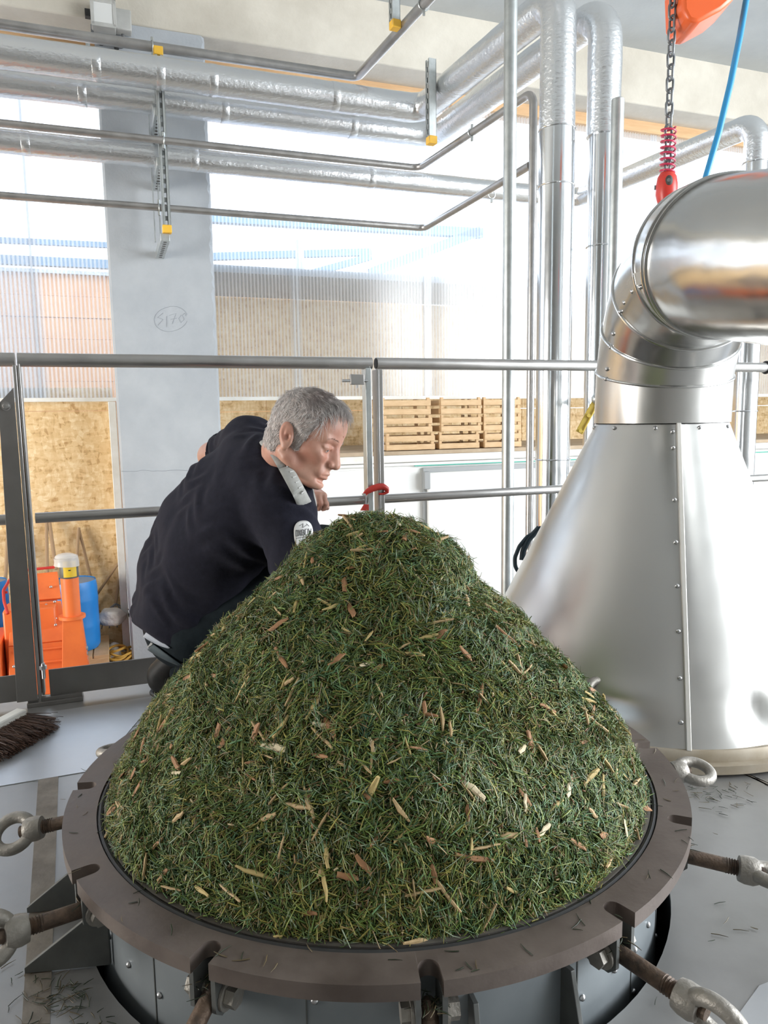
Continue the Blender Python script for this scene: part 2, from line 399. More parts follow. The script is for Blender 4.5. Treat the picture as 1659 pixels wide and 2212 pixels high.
# ---- OSB boarding: under the left bay, and at the back of the recess on the right
def boards(name, s0, s1, n, zs_, cuts, parent_kind='structure'):
    w = thing(name, None, None, W((s0 + s1) / 2, n, zs_[0])); w['kind'] = parent_kind
    cs = [s0] + [c for c in cuts if s0 < c < s1] + [s1]
    for z0, z1 in zip(zs_[:-1], zs_[1:]):
        for a, b in zip(cs[:-1], cs[1:]):
            dn = rr.random() * .004
            obj('osb_panel', wbox(a + .002, b - .002, n + dn, n + .022, z0 + .002, z1 - .002), MT['osb'], w, bevel=.0015)
    return w
boards('wall_back_left', -6.9, col_s0 - .02, 4.0, [FZ, .965, 1.12], [-.885 - 1.25 * k for k in range(6)])
boards('wall_back_right', col_s1 - .3, 8.9, 5.0, [FZ, .955, 1.9], [.78 + 1.25 * k for k in range(7)])
struct('trim_2', wbox(col_s0 - .052, col_s0 - .004, NC + .20, 4.0, FZ, 1.02), MT['whitetrim'], bevel=.004)
struct('trim_3', wbox(col_s1, 8.9, NW + .03, 5.0, 1.9, 1.95), MT['concrete'])
struct('baseboard_left', wbox(-6.9, col_s0 - .06, 3.95, 4.0, FZ, FZ + .07), MT['whitetrim'])

# ---- cold store with a door, under the recess
cs_n = 3.66
top = at_n(885, 974, cs_n).z
SHZ = top
cst = thing('cold_store', 'white insulated cold room with a sealed door below the shelf of crates', 'cold room', W(3.6, cs_n + .5, FZ))
obj('panel_body', wbox(.78, 6.6, cs_n + .03, 4.95, FZ, top - .028), MT['white'], cst)
obj('top_board', wbox(.76, 6.6, cs_n - .005, 4.96, top - .028, top), MT['shelf'], cst, bevel=.002)
zf = at_n(885, 998, cs_n).z; zg = at_n(885, 1006, cs_n).z; zd = at_n(1000, 1016, cs_n).z
obj('fascia', wbox(.77, 6.6, cs_n - .012, cs_n + .03, zf, top - .029), MT['whitetrim'], cst, bevel=.003)
obj('fascia', wbox(.77, 6.6, cs_n, cs_n + .03, zg, zf - .006), MT['white'], cst, bevel=.003)
obj('green_line', wbox(1.6, 6.6, cs_n - .003, cs_n + .02, zg - .006, zg), MT['teeth'], cst, label='thin green line')
sL = sn(at_n(918, 1080, cs_n))[0]
obj('side_panel', wbox(.78, sL - .16, cs_n + .004, cs_n + .03, FZ, zg - .02), MT['white'], cst)
obj('door_seal', wbox(sL - .012, sL + 1.32, cs_n - .004, cs_n + .03, FZ, zd + .03), MT['greygasket'], cst)
dr = obj('door', wbox(sL + .012, sL + 1.3, cs_n - .035, cs_n - .004, FZ + .03, zd - .004), MT['white'], cst, bevel=.006)
hg = MB().box(W(sL, cs_n - .03, zd - .06), (.05, .04, .13), AX); obj('hinge', hg, MT['greygasket'], dr, bevel=.006, label='grey plastic hinge')
P = at_n(1128, 1042, cs_n - .037); s_, _, z_ = sn(P)
obj('notice', wbox(s_ - .045, s_ + .03, cs_n - .037, cs_n - .0355, z_ - .035, z_ + .035), MT['white'], dr)
g = MB()
for i in range(5): g.box(W(s_ + .045, cs_n - .037, z_ - .05 + i * .028), (.012, .002, .018), AX)
obj('door_print', g, MT['black'], dr, smooth=False)
# crates on the cold store
cr_n = 4.30
for _ in range(30):
    if at_n(885, 962, cr_n).z > SHZ + .001: cr_n -= .02
    elif at_n(885, 962, cr_n).z < SHZ - .001: cr_n += .02
def make_crate(tint):
    w_, d_, h_ = .385, .29, .128
    root = thing('wooden_crate', None, 'crate', (0, 0, 0))
    for sx_ in (-1, 1):
        for sy_ in (-1, 1):
            obj('corner_post', MB().box((sx_ * (w_ / 2 - .016), sy_ * (d_ / 2 - .016), h_ / 2), (.022, .022, h_ - .004)), MT['crate'], root)
    for sy_ in (-1, 1):
        for k in range(2):
            obj('side_slat', MB().box((0, sy_ * (d_ / 2), .024 + k * .062 + rr.random() * .003), (w_, .008, .040)), MT['crate'], root, bevel=.0012)
    for sx_ in (-1, 1):
        for k in range(2):
            obj('end_slat', MB().box((sx_ * (w_ / 2 - .002), 0, .026 + k * .062), (.008, d_ - .012, .040)), MT['crate'], root, bevel=.0012)
    for k in range(4):
        obj('floor_slat', MB().box((-w_ / 2 + .05 + k * .095, 0, .006), (.08, d_ - .02, .006)), MT['crate'], root)
    return root
cname = {0: 'bottom', 1: 'middle', 2: 'top'}; sname = {0: 'left', 1: 'middle', 2: 'right'}
proto = make_crate(0); used = False
for st, px in enumerate((884, 994, 1086)):
    s_, _, _ = sn(at_n(px, 950, cr_n))
    for k in range(3):
        c = proto if not used else copy_tree(proto); used = True
        j = (.012, -.008, -.016)[k] if st == 0 else rr.uniform(-.006, .006)
        c.location = W(s_ + j, cr_n + .145 + rr.uniform(-.006, .006), SHZ + .001 + k * .129)
        c.rotation_euler = (0, 0, TH + rr.uniform(-.025, .025))
        c.scale = ((1, 1, 1), (.875, 1, 1), (.83, 1, 1))[st]
        c['label'] = f'pale slatted wooden crate, {cname[k]} one of the {sname[st]} stack on the cold room'
        c['group'] = 'wooden crates stacked on the cold room'
# ---- outside, seen through the glazing
shed = thing('timber_shed', 'brown timber shed outside behind the polycarbonate glazing', 'shed', W(-1.2, 8.2, -.8))
zt = at_n(120, 592, 8).z; sR = sn(at_n(868, 700, 8))[0]
for k in range(14):
    z0 = -.8 + (zt + .8) * k / 14; z1 = -.8 + (zt + .8) * (k + 1) / 14
    obj('wall_board', wbox(-5.5, sR, 8 + .01 * (k % 2), 8.06, z0 + .004, z1), MT['shedwood'], shed)
obj('shed_body', wbox(-5.5, sR - .02, 8.06, 10.5, -.8, zt), MT['shedwood'], shed)
obj('roof_edge', wbox(-5.6, sR + .1, 7.95, 10.6, zt, zt + .04), MT['galv'], shed)
can = thing('steel_canopy', 'pale blue steel canopy frame outside above the timber shed', 'canopy', W(.5, 6.5, -.8))
MT['bluesteel'] = M('blue_steel', (.20, .33, .46), .5)
for a, b, w_ in (((455, 470), (1040, 505), .10), ((450, 555), (800, 545), .07), ((800, 590), (1035, 500), .10), ((640, 600), (800, 555), .07), ((-200, 552), (235, 572), .08), ((-200, 510), (235, 530), .05)):
    obj('beam', MB().beam(at_n(*a, 6.4), at_n(*b, 6.4), w_, w_), MT['bluesteel'], can)
for px in (-150, 645, 1036):
    p = at_n(px, 520, 6.4); obj('post', MB().beam(Vector((p.x, p.y, -.8)), p, .09, .09, E), MT['galv'], can)
struct('ground', wbox(-30, 40, 5.1, 40, -1.0, -.80), MT['floor'])
struct('ground', MB().box(W(24, -1, -1.0), (30, 30, .3), AX), MT['floor'])

# ================================================================== PLATFORM
plat = thing('platform', None, None, (0, 0, 0)); plat['kind'] = 'structure'
HOLE = .572
nb = 1.235                         # far edge of the platform
def plate_hole():
    m = MB(); n = 96; inner = []; outer = []
    for k in range(n):
        a = 2 * PI * k / n; d = Vector((math.cos(a), math.sin(a), 0)); inner.append(d * HOLE)
        ts = []
        dn = N.dot(d); de = E.dot(d)
        if dn > 1e-6: ts.append(nb / dn)
        if dn < -1e-6: ts.append(-2.6 / dn)
        if de > 1e-6: ts.append(3.9 / de)
        if de < -1e-6: ts.append(-2.6 / de)
        outer.append(d * min(ts))
    # true corners
    v = []
    for z in (0, -.012): v += [p + Z * z for p in inner] + [p + Z * z for p in outer]
    f = []
    for k in range(n):
        j = (k + 1) % n
        f += [[k, j, n + j, n + k], [2 * n + k, 3 * n + k, 3 * n + j, 2 * n + j], [k, 2 * n + k, 2 * n + j, j], [n + k, n + j, 3 * n + j, 3 * n + k]]
    m.add(v, f); return m
obj('deck_plate', plate_hole(), MT['platform'], plat, smooth=False)
obj('deck_edge', wbox(-2.6, 3.9, nb - .03, nb + .0, -.11, -.012), MT['galv'], plat)
obj('hole_collar', MB().lathe([(HOLE, -.012), (HOLE, -.5), (HOLE + .01, -.5), (HOLE + .01, -.012)], n=96), MT['gasket'], plat)
# weld and joint strips on the deck
def strip(p0, p1, p2, p3, h, mat, name):
    q = [at_z(*p, .0004) for p in (p0, p1, p2, p3)]
    for v in q: v.z = .0002
    obj(name, MB().prism(q, (0, 0, h)), mat, plat)
strip((92, 1545), (131, 1545), (108, 2212), (47, 2212), .0012, MT['joint'], 'joint_strip')
strip((-30, 1704), (208, 1664), (345, 1502), (-30, 1560), .0016, MT['platform2'], 'deck_plate')  # far plate, painted paler for the window light it reflects
strip((1598, 1668), (1607, 1668), (1690, 1712), (1690, 1705), .0012, MT['joint'], 'joint_strip')
strip((1640, 2130), (1690, 2110), (1690, 2240), (1560, 2240), .0012, MT['platform2'], 'deck_plate')
# platform legs, so it stands on the floor
for s_, n_ in ((-2.4, 1.1), (3.6, 1.1), (.8, 1.15), (-2.4, -2.4), (3.6, -2.4)):
    obj('leg', MB().beam(W(s_, n_, FZ), W(s_, n_, -.012), .08, .08, E), MT['galv'], plat)

# ================================================================== OPEN VESSEL
RZ = .186                          # top of the flange
R0, RI, T = .6005, .521, .024
ves = thing('steel_vessel', 'open round steel vessel with a slotted brown flange, full of chopped fir', 'vessel', (0, 0, 0))
SLOT = [R_(-83 + 30 * k) for k in range(12)]
def slotted_ring(zt, zb, ro, ri, slots, hw, rs, c=(0, 0)):
    """annulus whose outer edge is cut by round-ended slots"""
    pts = []
    a0 = slots[0] - PI / len(slots)
    for s in slots:
        hp = PI / len(slots); da = hw / (ro - .02)
        for k in range(9): pts.append((s - hp + (hp - da) * k / 8, ro))
        rc = rs + hw
        for k in range(11):
            b = PI * k / 10; lat = -hw * math.cos(b); rad = rc - hw * math.sin(b)
            pts.append((s + lat / (ro - .02), rad))
        pts.append((s + da, ro))
        for k in range(1, 8): pts.append((s + da + (hp - da) * k / 8, ro))
    n = len(pts); m = MB(); v = []
    for z in (zt, zb):
        for a, r in pts: v.append((c[0] + r * math.cos(a), c[1] + r * math.sin(a), z))
        for a, r in pts: v.append((c[0] + ri * math.cos(a), c[1] + ri * math.sin(a), z))
    f = []
    for k in range(n):
        j = (k + 1) % n
        f += [[k, j, n + j, n + k], [2 * n + k, 3 * n + k, 3 * n + j, 2 * n + j], [k, 2 * n + k, 2 * n + j, j], [n + k, n + j, 3 * n + j, 3 * n + k]]
    return m.add(v, f)
obj('flange', slotted_ring(RZ, RZ - T, R0, .5435, SLOT, .0145, .548 + .012), MT['flange'], ves, ang=30, bevel=.0016)
obj('seal_groove', MB().lathe([(.5435, RZ - .006), (.531, RZ - .006), (.531, RZ - .02), (.5435, RZ - .02), (.5435, RZ - .006)], n=144), MT['gasket'], ves)
obj('seal', MB().torus((0, 0, RZ - .006), Z, .5372, .0056, 144, 8), MT['gasket'], ves)
obj('inner_lip', MB().lathe([(.531, RZ - .03), (.531, RZ - .0005), (.521, RZ - .0005), (.521, RZ - .3), (.517, RZ - .3), (.517, -.6), (.531, -.6), (.531, RZ - .03)], n=144), MT['lip'], ves)
RB = .547
obj('body', MB().lathe([(.532, RZ - T + .001), (RB, RZ - T + .001), (RB, -.62), (.532, -.62)], n=144), MT['vessel'], ves)
# welded lap seams and round-headed screws on the body
def bpt(deg, z, r=RB): return Vector((r * math.cos(R_(deg)), r * math.sin(R_(deg)), z))
scr = MB().ball((0, 0, 0), (.0055, .0055, .004), 10, 6); screw_me = mesh_of('screw', scr, MT['screw'], (0, 0, 0))
def screw_at(parent, p, nrm, sc=1.0):
    place('screw', screw_me, parent, p, Vector(nrm).to_track_quat('Z', 'Y'), (sc, sc, sc))
for dg in (-57.5, -42, -26, -128, -152, -100, -12):
    d = bpt(dg, 0, 1); obj('lap_seam', MB().box(bpt(dg, .02, RB + .0005), (.0015, .0018, .27), (d, Z.cross(d), Z)), MT['gusset'], ves)
    for z in (.115, .04, -.035): screw_at(ves, bpt(dg + 1.2, z, RB + .001), bpt(dg + 1.2, 0, 1))
for dg in (-48, -34, -136, -145): screw_at(ves, bpt(dg, .045, RB + .001), bpt(dg, 0, 1))
# triangular gusset plates
def gusset(deg, reach, ztop=.15, zbot=.004, th=.008):
    d = bpt(deg, 0, 1); w = Z.cross(d) * th
    a = d * (RB - .002); q = [a + Z * ztop, a + Z * zbot, d * (RB + reach) + Z * zbot, d * (RB + reach) + Z * (zbot + .012), d * (RB + .02) + Z * ztop]
    obj('gusset', MB().prism([p - w / 2 for p in q], w), MT['gusset'], ves, smooth=False, bevel=.001)
for dg, rc_ in ((-76.3, .045), (-60.5, .045), (150, .10)): gusset(dg, rc_, .115)
def gusset_at(b, t, ztop, th=.008):
    b = Vector((*b, .003)); t = Vector((*t, .003)); w = Z.cross((t - b).normalized()) * th
    obj('gusset', MB().prism([p - w / 2 for p in (b, t, t + Z * .010, b + Z * ztop)], w), MT['gusset'], ves, smooth=False, bevel=.001)
gusset_at((-.445, -.324), (-.580, -.341), .112); gusset_at((-.515, -.172), (-.648, -.190), .115)
# swing bolts: lug plates, pin, rod with thread, cast eye nut
def swing_bolt(k, twist, drop, reach, zpiv=.122, swing=0.0):
    a = SLOT[k]; d = Vector((math.cos(a), math.sin(a), 0)); tg = Z.cross(d)
    piv = d * .572 + Z * zpiv
    g = MB()
    for sgn in (-1, 1):
        q = [d * (RB - .002) + Z * (RZ - T), d * .596 + Z * (RZ - T), d * .596 + Z * (zpiv - .012), d * .583 + Z * (zpiv - .024), d * (RB - .002) + Z * (zpiv - .024)]
        g.prism([p + tg * (sgn * .0175 - .0035) for p in q], tg * .007)
    obj('lug', g, MT['gusset'], ves, smooth=False)
    g = MB().cyl(piv - tg * .036, piv + tg * .036, .009, 14)
    g.cyl(piv + tg * .0215, piv + tg * .0255, .021, 20).cyl(piv + tg * .026, piv + tg * .040, .0155, 6)
    g.cyl(piv - tg * .0255, piv - tg * .0215, .021, 20).cyl(piv - tg * .038, piv - tg * .026, .0155, 6)
    obj('hinge_pin', g, MT['cast'], ves)
    dirn = (d * math.cos(drop) - Z * math.sin(drop)); dirn = Matrix.Rotation(swing, 3, Z) @ dirn
    end = piv + dirn * reach; up = (Z - dirn * Z.dot(dirn)).normalized(); sd = dirn.cross(up)
    bolt = obj('swing_bolt', MB().cyl(piv - dirn * .012, piv + dirn * (reach - .055), .0125, 18).ball(piv, (.017, .017, .0125), 14, 8, (dirn, up, sd)), MT['rusty'], ves)
    g = MB(); L = 9
    for i in range(L):
        g.lathe([(.0112, 0), (.0135, .0022), (.0112, .0044)], piv + dirn * (reach - .060 + i * .0044), dirn, 16)
    g.cyl(piv + dirn * (reach - .062), piv + dirn * (reach + .004), .0112, 16)
    obj('thread', g, MT['rusty'], bolt)
    nrm = (up * math.cos(twist) + sd * math.sin(twist)).normalized()
    cen = end + dirn * .018
    g = MB().torus(cen, nrm, .0345, .0115, 40, 12, (1.0, .92), u=dirn)
    g.lathe([(.012, -.024), (.021, -.022), (.0235, -.012), (.0235, .002), (.020, .010), (.012, .011)], end - dirn * .016, dirn, 24)
    obj('eye_nut', g, MT['cast'], bolt)
    return bolt
swing_bolt(9, R_(-38), R_(9), .135)            # left
swing_bolt(10, R_(-62), R_(-4), .138)
swing_bolt(11, R_(-20), R_(26), .135)
swing_bolt(0, R_(20), R_(55), .135)
swing_bolt(1, R_(-72), R_(4), .142, swing=R_(3))
swing_bolt(2, R_(-10), R_(6), .145, swing=R_(6))
swing_bolt(3, R_(14), R_(3), .112, swing=R_(2))
swing_bolt(4, R_(72), R_(-15), .140)
swing_bolt(8, R_(8), R_(10), .115)
swing_bolt(5, R_(40), R_(15), .13); swing_bolt(6, R_(0), R_(60), .13); swing_bolt(7, R_(0), R_(60), .13)
hay = MB()                                     # chopped needles caught in the slots

# ================================================================== HEAP
PROF = np.array([(0, .702), (.03, .700), (.06, .692), (.1, .668), (.15, .634), (.19, .590), (.25, .535), (.30, .490), (.36, .422), (.42, .352), (.475, .275), (.505, .225), (.519, .192), (.520, .165)])
dl = np.r_[0, np.cumsum(np.hypot(np.diff(PROF[:, 0]), np.diff(PROF[:, 1])))]
def prof_at(t): return np.interp(t, dl, PROF[:, 0]), np.interp(t, dl, PROF[:, 1])
LUMP = [(RNG.uniform(0, 2 * PI), RNG.uniform(2, 7), RNG.uniform(8, 22), RNG.uniform(0, 2 * PI)) for _ in range(14)]
def lump(th, z):
    o = np.zeros_like(th)
    for a, f1, f2, ph in LUMP: o += np.sin(np.round(f1) * th + a) * np.sin(f2 * z + ph)
    return o / 14
def heap_pt(th, t):
    r, z = prof_at(t)
    w = np.clip((z - .19) / .1, 0, 1)
    r2 = r * (1 + .0 * th) + lump(th, z) * .055 * w * np.clip(r / .12, 0, 1)
    r2 = r2 + .012 * np.exp(-((np.cos(th) - 1) / .5) ** 2) * np.exp(-((z - .625) / .035) ** 2) - .014 * np.exp(-((np.cos(th) - 1) / .5) ** 2) * np.exp(-((z - .565) / .03) ** 2)
    # a little wider towards the left shoulder, as the heap lies
    r2 = r2 + .004 * np.clip(-np.cos(th), 0, 1) * w * np.clip((z - .3) * 4, 0, 1) * np.clip((.68 - z) * 8, 0, 1)
    z2 = z + lump(th + 2, z * 1.3) * .030 * w * np.clip(r / .06, 0, 1)
    return np.stack([r2 * np.cos(th), r2 * np.sin(th), z2], 1)
nth, nt_ = 144, 60
tt = np.linspace(0, dl[-1], nt_); thg = np.linspace(0, 2 * PI, nth, endpoint=False)
TG, TT = np.meshgrid(thg, tt); core = heap_pt(TG.ravel(), TT.ravel())
core[:, :2] *= .985; core[:, 2] -= .007
hm = MB(); hm.v = [tuple(p) for p in core]
hm.f = [[i * nth + k, i * nth + (k + 1) % nth, (i + 1) * nth + (k + 1) % nth, (i + 1) * nth + k] for i in range(nt_ - 1) for k in range(nth)]
heap = obj('needle_heap', hm, MT['heapcore'], None, origin=(0, 0, RZ), kind='stuff',
           label='tall heap of chopped green fir needles and wood chips rising out of the open vessel', cat='heap')
def tangent_frame(th, t):
    e = 1e-3
    p = heap_pt(th, t); a = heap_pt(th + e, t) - p; b = heap_pt(th, np.clip(t + e, 0, dl[-1])) - heap_pt(th, np.clip(t - e, 0, dl[-1]))
    a[np.hypot(np.hypot(a[:, 0], a[:, 1]), a[:, 2]) < 1e-9] = (1e-6, 0, 0)
    a /= np.linalg.norm(a, axis=1)[:, None]; b /= np.linalg.norm(b, axis=1)[:, None] + 1e-12
    nn = np.cross(b, a); nn /= np.linalg.norm(nn, axis=1)[:, None] + 1e-12
    flip = np.sign((nn * p * [1, 1, .5]).sum(1) + 1e-9); nn *= flip[:, None]
    return p, a, b, nn
def sample_heap(n, front=.72):
    tcand = RNG.uniform(0, dl[-1] - .012, n * 4); rr_, _ = prof_at(tcand)
    tcand = tcand[RNG.uniform(0, .53, n * 4) < rr_ + .02][:n]
    th = RNG.uniform(0, 2 * PI, len(tcand))
    k = RNG.uniform(0, 1, len(th)) < front           # most of the pile faces the open side
    th[k] = RNG.uniform(-PI * 1.08, PI * .08, k.sum())
    return th, tcand
def needles(n):
    th, t = sample_heap(n); n = len(th)
    p, a, b, nn = tangent_frame(th, t)
    flow = lump(th * 1.0 + 5, p[:, 2] * 2.2) * 5 + lump(th + 9, p[:, 2] * 3) * 4
    ang = flow * 2.2 + RNG.normal(0, .9, n)
    d = a * np.cos(ang)[:, None] + b * np.sin(ang)[:, None] + nn * np.clip(RNG.normal(.12, .30, n), -.2, 1.1)[:, None]
    d /= np.linalg.norm(d, axis=1)[:, None]
    s = np.cross(nn, d); s /= np.linalg.norm(s, axis=1)[:, None] + 1e-9
    u = np.cross(d, s)
    L = RNG.gamma(9, .0024, n) + .004; w = RNG.uniform(.00050, .00090, n)
    w[RNG.uniform(0, 1, n) < .08] *= 1.7
    tuft = .0065 * np.sin(31 * th + 5 * np.sin(40 * p[:, 2])) * np.sin(95 * p[:, 2] + 4 * np.sin(13 * th))
    base = p + nn * (tuft + RNG.uniform(-.010, .006, n))[:, None] - d * (L * .4)[:, None]
    bend = RNG.normal(0, .10, n)
    V = np.empty((n, 9, 3), np.float32)
    for i, (f_, ws) in enumerate(((0, 1), (.5, 1.05), (1, .45))):
        c = base + d * (L * f_)[:, None] + u * (bend * L * (1 - (2 * f_ - 1) ** 2))[:, None]
        for k in range(3):
            q = 2 * PI * k / 3
            V[:, i * 3 + k] = c + (s * (math.cos(q) * 1.25) + u * math.sin(q) * .8) * (w * ws)[:, None]
    F = []
    for i in range(2):
        for k in range(3):
            j = (k + 1) % 3; F.append([i * 3 + k, i * 3 + j, i * 3 + 3 + j, i * 3 + 3 + k])
    F = np.array(F)
    faces = (np.arange(n)[:, None, None] * 9 + F[None]).reshape(-1, 4)
    tone = lump(th + 3, p[:, 2] * 1.7) * 2.2 + RNG.normal(0, .35, n)
    base_c = np.array([(.082, .140, .034), (.125, .165, .040), (.075, .155, .080), (.190, .180, .048), (.045, .075, .024)])
    wts = np.stack([np.full(n, .9), np.full(n, .8) + tone * .4, np.clip(.55 + tone * .9, 0, 3), np.clip(.55 - tone * .9, 0, 3), np.full(n, .5)], 1).clip(.02)
    cs_ = np.cumsum(wts, 1); pick = (RNG.uniform(0, 1, n)[:, None] * cs_[:, -1:] > cs_).sum(1)
    C = base_c[pick] * np.array((1.14, 1.08, .95)) * RNG.uniform(.70, 1.60, n)[:, None]
    tan = RNG.uniform(0, 1, n) < .09; C[tan] = np.array((.24, .17, .075)) * RNG.uniform(.6, 1.3, tan.sum())[:, None]
    pale = RNG.uniform(0, 1, n) < .05; C[pale] = np.array((.22, .27, .18)) * RNG.uniform(.8, 1.3, pale.sum())[:, None]
    return V, faces, C
def mesh_np(name, V, faces, C, mat):
    me = bpy.data.meshes.new(name); nv = V.shape[0] * V.shape[1]; k = faces.shape[1]
    me.vertices.add(nv); me.vertices.foreach_set('co', V.reshape(-1).astype(np.float32))
    me.loops.add(faces.size); me.loops.foreach_set('vertex_index', faces.reshape(-1).astype(np.int32))
    me.polygons.add(len(faces)); me.polygons.foreach_set('loop_start', np.arange(0, faces.size, k, dtype=np.int32))
    at = me.attributes.new('tint', 'FLOAT_COLOR', 'POINT')
    cc = np.ones((V.shape[0], V.shape[1], 4), np.float32); cc[:, :, :3] = C[:, None, :]
    at.data.foreach_set('color', cc.reshape(-1)); me.materials.append(mat); me.update(calc_edges=True); return me
def np_part(name, me, parent, kind='stuff', **kw):
    o = bpy.data.objects.new(name, me); COL.objects.link(o)
    if parent is not None: o.parent = parent; o.location = -WLOC[parent.name]
    WLOC[o.name] = Vector((0, 0, 0)); o['kind'] = kind
    return tag(o, **kw)
V, Fc, C = needles(135000)
np_part('fir_needles', mesh_np('fir_needles', V, Fc, C, MT['needle']), heap)
# short splinters and bark crumbs too many to single out
def crumbs(n):
    th, t = sample_heap(n); n = len(th); p, a, b, nn = tangent_frame(th, t)
    ang = RNG.uniform(0, 2 * PI, n); d = a * np.cos(ang)[:, None] + b * np.sin(ang)[:, None] + nn * RNG.normal(.05, .3, n)[:, None]
    d /= np.linalg.norm(d, axis=1)[:, None]; s = np.cross(nn, d); s /= np.linalg.norm(s, axis=1)[:, None]; u = np.cross(d, s)
    L = RNG.uniform(.005, .016, n); w = RNG.uniform(.0012, .0032, n); h = RNG.uniform(.0006, .0016, n)
    c = p + nn * RNG.uniform(-.002, .006, n)[:, None]; V = np.empty((n, 8, 3), np.float32); i = 0
    for sz in (-1, 1):
        for sy in (-1, 1):
            for sx_ in (-1, 1):
                V[:, i] = c + d * (L * .5 * sx_ * RNG.uniform(.6, 1, n))[:, None] + s * (w * .5 * sy * RNG.uniform(.4, 1.2, n))[:, None] + u * (h * .5 * sz)[:, None]; i += 1
    F = np.array([[0, 2, 3, 1], [4, 5, 7, 6], [0, 1, 5, 4], [2, 6, 7, 3], [0, 4, 6, 2], [1, 3, 7, 5]])
    faces = (np.arange(n)[:, None, None] * 8 + F[None]).reshape(-1, 4)
    pal = np.array([(.36, .26, .13), (.20, .095, .045), (.30, .19, .08), (.45, .36, .20), (.13, .10, .05)])
    return V, faces, pal[RNG.integers(0, 5, n)] * RNG.uniform(.7, 1.25, n)[:, None]
V, Fc, C = crumbs(4200)
np_part('bark_crumbs', mesh_np('bark_crumbs', V, Fc, C, MT['needle']), heap)
# the larger chips and twigs, each one a piece of its own
chip_mats = [M('chip_' + k, c, .7, 0, c2, 60, 6, .3, .7, .15, 150) for k, c, c2 in
             (('tan', (.50, .36, .19), (.40, .27, .13)), ('pale', (.68, .58, .40), (.55, .45, .28)), ('bark', (.27, .13, .06), (.38, .20, .09)), ('straw', (.52, .40, .16), (.42, .31, .13)))]
chip_me = []
for i in range(16):
    L = rr.uniform(.020, .046); w = rr.uniform(.0045, .0095); h = rr.uniform(.0025, .0060); m = 5; n6 = 6; v = []
    for j in range(m):
        x = (j / (m - 1) - .5) * L; k_ = (1 - rr.uniform(.15, .6) * abs(2 * j / (m - 1) - 1) ** 3) * rr.uniform(.75, 1.2); off = rr.uniform(-.0012, .0012)
        for q in range(n6):
            an = 2 * PI * q / n6; v.append((x + rr.uniform(-.0015, .0015), math.cos(an) * w * .5 * k_ + off, math.sin(an) * h * .5 * k_ + rr.uniform(-.0003, .0003)))
    mb = MB().add(v, [[j * n6 + q, j * n6 + (q + 1) % n6, (j + 1) * n6 + (q + 1) % n6, (j + 1) * n6 + q] for j in range(m - 1) for q in range(n6)] + [list(range(n6))[::-1], [(m - 1) * n6 + q for q in range(n6)]])
    chip_me.append(mesh_of('wood_chip', mb, chip_mats[i % 4], (0, 0, 0), ang=30))
th, t = sample_heap(420, .97); th = th[:295]; t = t[:295]; p, a, b, nn = tangent_frame(th, t)
for i in range(len(th)):
    an = RNG.uniform(0, 2 * PI); d = Vector(a[i] * math.cos(an) + b[i] * math.sin(an) + nn[i] * RNG.normal(.1, .22)).normalized()
    n_ = Vector(nn[i]); s_ = n_.cross(d).normalized(); u_ = d.cross(s_)
    q = Matrix((d, s_, u_)).transposed().to_quaternion(); sc_ = rr.uniform(.6, 1.4)
    place('wood_chip', chip_me[rr.choice([0, 1, 2, 3, 4, 4, 6, 8, 10, 12, 14, 2, 7, 11])], heap, Vector(p[i]) + n_ * .0065, q, (sc_, sc_, sc_))
# whole sprig tips: a twig with needles combed along both sides
def sprig_mesh(L, seed):
    r2 = np.random.default_rng(seed); m = 46; V = []; F = []; Cc = []
    x = np.sort(r2.uniform(.05, 1, m)) * L
    for i in range(m):
        sd = 1 if i % 2 else -1; l = r2.uniform(.014, .024) * (1.05 - .35 * x[i] / L); an = R_(r2.uniform(28, 58)); up = r2.uniform(-.15, .35)
        d = np.array((math.cos(an), sd * math.sin(an), up)); d /= np.linalg.norm(d); s = np.cross(d, (0, 0, 1.)); s /= np.linalg.norm(s); u = np.cross(s, d)
        o = np.array((x[i], 0, 0)); q = []
        for f_, ws in ((0, 1), (.55, 1.1), (1, .4)):
            for k in range(3): q.append(o + d * l * f_ + (s * math.cos(2 * PI * k / 3) + u * math.sin(2 * PI * k / 3) * .7) * .00085 * ws)
        V.append(q); Cc.append(np.array([(.06, .13, .045), (.055, .13, .075)][seed % 2]) * r2.uniform(.8, 1.4))
    q = []
    for f_ in (0, .5, 1):
        for k in range(3): q.append(np.array((L * f_, math.cos(2 * PI * k / 3) * .0014, math.sin(2 * PI * k / 3) * .0014)))
    V.append(q); Cc.append(np.array((.25, .15, .07)))
    V = np.array(V); Fq = []
    for i in range(2):
        for k in range(3):
            j = (k + 1) % 3; Fq.append([i * 3 + k, i * 3 + j, i * 3 + 3 + j, i * 3 + 3 + k])
    faces = (np.arange(len(V))[:, None, None] * 9 + np.array(Fq)[None]).reshape(-1, 4)
    return mesh_np('fir_sprig', V, faces, np.array(Cc), MT['needle'])
spr = [sprig_mesh(.05 + .008 * i, i) for i in range(6)]
th, t = sample_heap(150, .97); th, t = th[t < dl[-1] - .085], t[t < dl[-1] - .085]; p, a, b, nn = tangent_frame(th, t)
for i in range(min(42, len(th))):
    an = RNG.uniform(0, 2 * PI); d = Vector(a[i] * math.cos(an) + b[i] * math.sin(an) + nn[i] * RNG.normal(.0, .08)).normalized()
    n_ = Vector(nn[i]); s_ = n_.cross(d).normalized(); u_ = d.cross(s_)
    place('fir_sprig', rr.choice(spr), heap, Vector(p[i]) + n_ * .001, Matrix((d, s_, u_)).transposed().to_quaternion(), (rr.uniform(.5, .85),) * 3)
